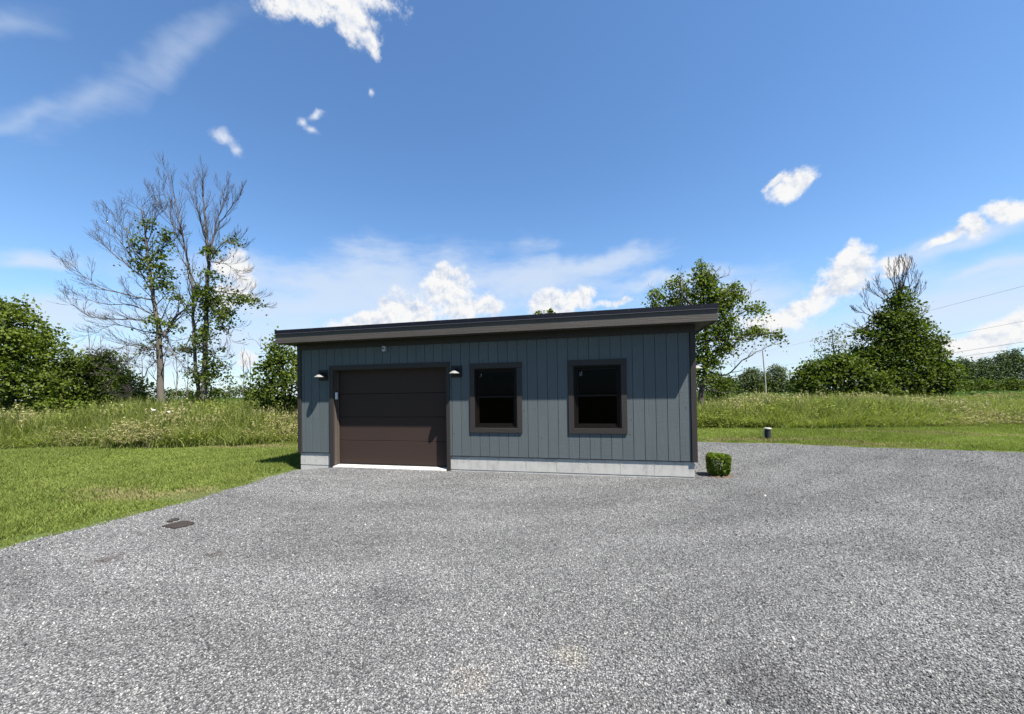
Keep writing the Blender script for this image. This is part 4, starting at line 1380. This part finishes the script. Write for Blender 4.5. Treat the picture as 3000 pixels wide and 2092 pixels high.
# bare saplings far on the left
for k, (px, y0, y1, dd_) in enumerate(((200, 760, 900, 34), (226, 755, 900, 36), (395, 790, 890, 40), (420, 775, 890, 44), (545, 790, 885, 42), (560, 800, 885, 44), (285, 780, 900, 30), (318, 800, 900, 32))):
    T = Tree('bare_sapling', ['thin bare sapling above the dark bushes, left one of a close pair', 'thin bare sapling above the dark bushes, right one of a close pair',
                              'thin bare sapling seen between half dead and forked tree, left one', 'thin bare sapling seen between half dead and forked tree, right one',
                              'thin bare sapling left of the vine covered tree, farther left', 'thin bare sapling left of the vine covered tree, closer to it',
                              'thin bare sapling behind the low dark shrub, left one', 'thin bare sapling behind the low dark shrub, nearer the trunk'][k], dd_, (px, y1), 'sapling', 'bare saplings', seed=30 + k)
    b_ = T.path([(px, y1), (px + 2, (y0 + y1) / 2), (px - 1, y0)], .07, .02, ground=True, sides=5)
    T.bare(*b_, start=.3, step=.5, length=2.0, ang=.5, upb=1.5, maxlevel=1, minr=.012)
    T.finish('leaf_c')

# tree behind the garage on the right
T = Tree('windswept_tree', 'tall windswept green tree behind the right end of the roof', 20.0, (1571, 900), seed=20)
tr_ = T.path([c5d(600, 1490), c5d(640, 1250), c5d(665, 1000), c5d(640, 700), c5d(620, 400), c5d(610, 100)], .16, .02, ground=True, sides=8)
for pts, r0 in (([c5d(650, 1150), c5d(760, 1060), c5d(900, 1000), c5d(1000, 940)], .06), ([c5d(645, 1200), c5d(860, 1250), c5d(1030, 1100), c5d(1230, 990), c5d(1380, 900)], .05),
                ([c5d(650, 850), c5d(900, 700), c5d(1080, 580), c5d(1190, 590)], .07), ([c5d(650, 900), c5d(950, 880), c5d(1150, 840), c5d(1300, 830), c5d(1400, 850)], .06),
                ([c5d(635, 650), c5d(800, 480), c5d(940, 380)], .06), ([c5d(630, 600), c5d(450, 480), c5d(400, 330), c5d(385, 230)], .06), ([c5d(600, 620), c5d(350, 520), c5d(270, 350)], .05),
                ([c5d(500, 600), c5d(200, 520), c5d(80, 390)], .035), ([c5d(650, 450), c5d(760, 280), c5d(900, 230)], .035), ([c5d(660, 500), c5d(740, 250), c5d(800, 140)], .03),
                ([c5d(900, 560), c5d(1030, 480), c5d(1110, 400)], .03), ([c5d(620, 1380), c5d(760, 1420), c5d(880, 1430)], .03)):
    b_ = T.path(pts, r0, .010, dd=[0] + [T.r.uniform(-.8, .8)] * (len(pts) - 1), sides=5)
    T.bare(*b_, start=.3, step=.26, length=.95, ang=.6, upb=.6, maxlevel=2)
k5 = 1 / 3.4795 / 1.30662
T.blobs([(c5d(x_, y_), rx * k5, ry * k5) for x_, y_, rx, ry in
         ((612, 110, 45, 60), (590, 220, 90, 90), (660, 300, 110, 100), (620, 420, 110, 90), (740, 420, 90, 80), (930, 370, 90, 55), (840, 450, 90, 70), (860, 560, 100, 60),
          (700, 560, 90, 90), (860, 690, 90, 80), (880, 780, 70, 70), (740, 800, 80, 70), (620, 960, 70, 70), (640, 1060, 80, 60), (800, 900, 90, 70), (930, 980, 110, 45),
          (280, 350, 45, 90), (300, 480, 60, 60), (420, 380, 60, 60), (440, 480, 80, 60), (380, 270, 30, 50), (110, 400, 34, 30), (110, 530, 30, 30), (200, 450, 30, 30),
          (1100, 570, 80, 36), (1180, 560, 30, 40), (1120, 770, 90, 40), (1000, 820, 80, 50), (1230, 820, 36, 40), (1370, 830, 40, 26), (1000, 480, 50, 60), (780, 1000, 70, 50), (700, 700, 70, 80), (590, 1130, 70, 80), (600, 860, 60, 80), (680, 1130, 70, 50), (760, 1080, 70, 40), (580, 1250, 50, 60), (640, 560, 70, 60))],
        .135, per=44, dens=2.3, sigma=.20)
T.finish('leaf_a', 'bark_dark', seed=12)
T = Tree('dark_bush', 'dark round bush at the foot of the windswept tree', 24.0, c5d(770, 1400), 'shrub', seed=21)
T.path([c5d(770, 1420), c5d(770, 1330)], .08, .03, ground=True)
T.blobs([(c5d(x_, y_), rx * k5, ry * k5) for x_, y_, rx, ry in ((740, 1290, 110, 80), (840, 1320, 100, 70), (690, 1230, 60, 50), (650, 1350, 80, 70), (900, 1380, 60, 40), (780, 1390, 120, 40), (600, 1300, 60, 90))],
        .13, per=46, dens=1.9, sigma=.23)
T.finish('leaf_b', 'bark_dark', seed=13)
T = Tree('roof_top_tree', 'small leafy tree tip showing above the middle of the roof', 19.0, (1216, 900), seed=22)
b_ = T.path([(1216, 900), (1214, 780), (1210, 697)], .08, .012, ground=True, sides=6)
b2 = T.path([(1213, 720), (1230, 700), (1240, 697)], .015, .006, sides=4)
T.blobs([((1208, 696), 9, 9), ((1222, 703), 12, 6), ((1238, 699), 8, 4), ((1212, 740), 30, 30), ((1214, 800), 50, 45)], .12, per=20, dens=1.4, sigma=.12)
T.finish('leaf_a', 'bark_dark', seed=14)

# conical vine covered tree and its neighbours
k6 = 1 / 3.336 / 1.30662
T = Tree('conical_tree', 'conical vine covered tree with a dead bare top on the right', 29.0, c6d(1060, 1420), seed=23)
tr_ = T.path([c6d(1060, 1440), c6d(1060, 1100), c6d(1060, 700), c6d(1055, 400), c6d(1060, 200)], .30, .04, ground=True)
for pts in ([c6d(1055, 420), c6d(980, 220), c6d(940, 80)], [c6d(1055, 400), c6d(1040, 200), c6d(1040, 50)], [c6d(1060, 380), c6d(1110, 180), c6d(1130, 40)],
            [c6d(1070, 420), c6d(1160, 260), c6d(1180, 100)], [c6d(1080, 450), c6d(1190, 330), c6d(1230, 200)], [c6d(1030, 460), c6d(900, 330), c6d(830, 220)],
            [c6d(1020, 480), c6d(880, 380), c6d(770, 300)], [c6d(1100, 480), c6d(1200, 400), c6d(1280, 280)], [c6d(980, 620), c6d(760, 500), c6d(710, 360)],
            [c6d(960, 640), c6d(720, 530), c6d(620, 520)], [c6d(1120, 640), c6d(1240, 540), c6d(1300, 510)], [c6d(900, 800), c6d(720, 680), c6d(610, 670)], [c6d(1050, 380), c6d(1000, 150), c6d(1000, 60)],
            [c6d(1070, 400), c6d(1080, 150), c6d(1095, 45)]):
    b_ = T.path(pts, .036, .008, dd=[0] + [T.r.uniform(-.8, .8)] * (len(pts) - 1), sides=5)
    T.bare(*b_, start=.2, step=.17, length=1.25, ang=.36, upb=1.2, maxlevel=2, minr=.006)
T.blobs([(c6d(x_, y_), rx * k6, ry * k6) for x_, y_, rx, ry in
         ((1050, 290, 40, 50), (1040, 350, 60, 50), (1050, 400, 100, 60), (1090, 470, 110, 60), (960, 510, 110, 60), (840, 570, 120, 50), (760, 720, 110, 50), (1340, 780, 110, 60), (720, 900, 130, 60), (1400, 880, 90, 50), (600, 960, 120, 60), (1040, 580, 190, 70), (1190, 620, 110, 60), (1000, 680, 210, 80),
          (1290, 650, 50, 30), (680, 690, 50, 18), (1130, 750, 190, 90), (960, 800, 220, 90), (1230, 850, 140, 80), (820, 900, 190, 80), (1080, 930, 260, 100), (1330, 960, 160, 80),
          (700, 980, 160, 70), (1180, 1080, 240, 110), (1450, 1050, 140, 100), (880, 1080, 180, 90), (1320, 1200, 200, 110), (1080, 1230, 190, 100), (840, 1190, 110, 90), (1480, 1180, 90, 90), (1180, 1330, 180, 70), (1560, 1060, 60, 50), (1420, 900, 60, 40))],
        .205, per=40, dens=1.25, sigma=.30, shell=.5)
T.finish('leaf_b', 'bark_dark', seed=15)
T = Tree('spreading_bush', 'wide spreading bush with a dark hollow left of the conical tree', 28.0, c6d(430, 1420), 'shrub', seed=24)
T.path([c6d(520, 1440), c6d(480, 1250), c6d(430, 1100)], .16, .04, ground=True); T.path([c6d(180, 1440), c6d(180, 1200)], .12, .04, ground=True)
T.blobs([(c6d(x_, y_), rx * k6, ry * k6) for x_, y_, rx, ry in
         ((200, 1030, 100, 50), (330, 1010, 100, 50), (470, 1000, 120, 60), (160, 1080, 100, 70), (140, 1180, 90, 90), (260, 1150, 110, 90), (430, 960, 80, 60), (400, 1060, 130, 80), (560, 1080, 140, 60), (700, 1100, 130, 60), (230, 1290, 70, 60), (600, 1010, 110, 50),
          (850, 1130, 110, 60), (450, 1160, 120, 50), (320, 1340, 110, 50), (640, 1370, 140, 50), (500, 1380, 120, 45), (760, 1380, 120, 45), (880, 1230, 70, 70), (420, 1300, 160, 90), (650, 1280, 160, 100), (850, 1330, 140, 80))],
        .20, per=44, dens=1.5, sigma=.28, shell=.5)
T.finish('leaf_b', 'bark_dark', seed=16)
T = Tree('airy_tree', 'small airy grey green tree rising behind the spreading bush', 34.0, c6d(430, 1400), seed=25)
T.path([c6d(430, 1400), c6d(420, 1000), c6d(390, 700)], .12, .02, ground=True, sides=6)
T.blobs([(c6d(x_, y_), rx * k6, ry * k6) for x_, y_, rx, ry in ((370, 720, 70, 40), (430, 720, 60, 40), (320, 780, 60, 40), (400, 800, 80, 60), (300, 880, 50, 40), (400, 890, 70, 50), (540, 810, 70, 40), (640, 830, 60, 40), (330, 950, 40, 40), (560, 880, 60, 50))],
        .17, per=14, dens=0.9, sigma=.3)
T.finish('leaf_far', 'bark_dark', seed=17)


# far tree lines: three crown types, copied
def far_tree(name, label, cat, group, px, py_top, py_base, wpx, depth, leafmat, seed, per=11, airy=1.0):
    T = Tree(name, label, depth, (px, py_base), cat, group, seed=seed)
    hh2 = py_base - py_top
    T.path([(px, py_base), (px + T.r.uniform(-2, 2), py_base - hh2 * .45), (px + T.r.uniform(-3, 3), py_top + hh2 * .15)], .012 * depth * .25, .03, ground=True, sides=5)
    it = []
    nb = 9
    for k in range(nb):
        yy = py_top + hh2 * (0.12 + 0.72 * (k + .5) / nb)
        wf_ = math.sin(math.pi * (0.18 + 0.72 * (k + .5) / nb)) ** .7
        it.append(((px + T.r.uniform(-.55, .55) * wpx * wf_, yy), wpx * .34 * wf_ + 1.5, hh2 * .12))
    k_ = depth / PXM
    area = wpx * hh2 * k_ * k_
    T.blobs(it, depth * .0042, per=per, dens=airy * min(1.0, 28.0 / area) * 0.9, sigma=.012 * depth * .5, limb=depth < 200, shell=.2)
    return T.finish(leafmat, 'bark_dark', seed=seed)


for k, (px, yt, wp) in enumerate(((2118, 802, 44), (2150, 798, 40), (2182, 806, 40), (2214, 800, 46), (2246, 788, 50), (2280, 776, 60), (2325, 770, 70))):
    far_tree('far_tree', 'grey green tree in the far right tree line, number %s from the conical tree' % ['one', 'two', 'three', 'four', 'five', 'six', 'seven'][k], 'tree', 'far right tree line',
             px, yt, 868, wp, 92, 'leaf_far' if k % 2 == 0 else 'leaf_fardark', 50 + k, 12, 1.25)
for k, (px, wp, yt) in enumerate(((2140, 36, 846), (2172, 44, 850), (2204, 40, 848), (2238, 40, 850), (2270, 46, 846), (2300, 40, 850))):
    far_tree('hedge_shrub', 'low green hedge shrub below the far right trees, number %s from the conical tree' % ['one', 'two', 'three', 'four', 'five', 'six'][k], 'shrub', 'far right hedge',
             px, yt, 876, wp, 80, 'leaf_b', 70 + k, 14, 1.3)
for k, (px, yt, wp, lm, lb) in enumerate(((1672, 822, 46, 'leaf_far', 'round grey green far tree left of the utility pole'), (1700, 826, 40, 'leaf_far', 'grey green far tree directly beside the utility pole'),
                                          (1745, 813, 38, 'leaf_far', 'airy grey far tree right of the utility pole'), (1692, 846, 30, 'leaf_a', 'bright green low far tree left of the utility pole'),
                                          (1722, 846, 34, 'leaf_b', 'dark green low far tree just right of the utility pole'), (1750, 850, 30, 'leaf_fardark', 'dark conical far evergreen in the right of the grove'),
                                          (1775, 850, 34, 'leaf_b', 'green low far tree at the right end of the grove'), (1640, 846, 40, 'leaf_fardark', 'dark low far tree at the left end of the grove'),
                                          (1795, 842, 22, 'leaf_far', 'lone small grey tree just left of the spreading bush'))):
    far_tree('far_tree', lb, 'tree', 'far grove by the utility pole', px, yt, 880, wp, 120, lm, 90 + k, 12, 1.3)
for k, (px, wp, yt) in enumerate(((430, 50, 872), (475, 50, 866), (515, 50, 862), (552, 46, 866), (590, 50, 862), (385, 50, 870))):
    far_tree('far_shrub', 'low far shrub on the left horizon, number %s from the vine covered tree' % ['five', 'four', 'three', 'two', 'one', 'six'][k], 'shrub', 'far shrubs on the left horizon', px, yt, 893, wp, 70, 'leaf_b', 120 + k, 12, 1.2)

# ------------------------------------------------------------------ utility pole and lines
pb = W(1717, 884, 80.0); pt = W(1710, 787, 80.0)
up_ = empty('utility_pole', (pb.x, pb.y, -0.1), 'slim wooden utility pole standing in the field by the far grove', 'pole')
o = MB().tube([(0, 0, 0), (0, 0, 3), Vector((pt.x, pt.y, pt.z + .1)) - Vector((pb.x, pb.y, 0))], [.15, .13, .10], 10).build('shaft', M['pole'], None); o.parent = up_
o = MB().lathe([(0.05, 0), (0.08, .05), (0.05, .16), (0.03, .2)], 10, tuple(Vector((pt.x, pt.y, pt.z + .1)) - Vector((pb.x, pb.y, 0)))).build('insulator', M['grey_plastic'], None); o.parent = up_
o = MB().box(-.24, -.12, -.05, .05, 5.4, 5.5).box(-.24, -.12, -.05, .05, 3.9, 4.0).box(-.24, -.12, -.05, .05, 3.4, 3.5).build('bracket', M['wire'], None); o.parent = up_
for k, (yr, yp, dr, rad, nm) in enumerate(((637, 789, 30, .009, 'topmost'), (716, 826, 32, .009, 'second from the top'), (763, 851, 34, .013, 'third from the top'), (776, 858, 36, .013, 'lowest'))):
    a = W(1712, yp, 79.8); b_ = W(2296, yr, dr)
    e = b_ + (b_ - a) * 0.25
    pts = []
    for i in range(25):
        s_ = i / 24
        p = a.lerp(e, s_); p.z -= 4 * 0.22 * s_ * (1 - s_)
        pts.append(p)
    o = MB().tube(pts, [rad] * 25, 5).build('power_line', M['wire'], None)
    tag(o, 'thin dark overhead wire crossing the right sky, %s' % nm, 'wire', 'overhead wires')
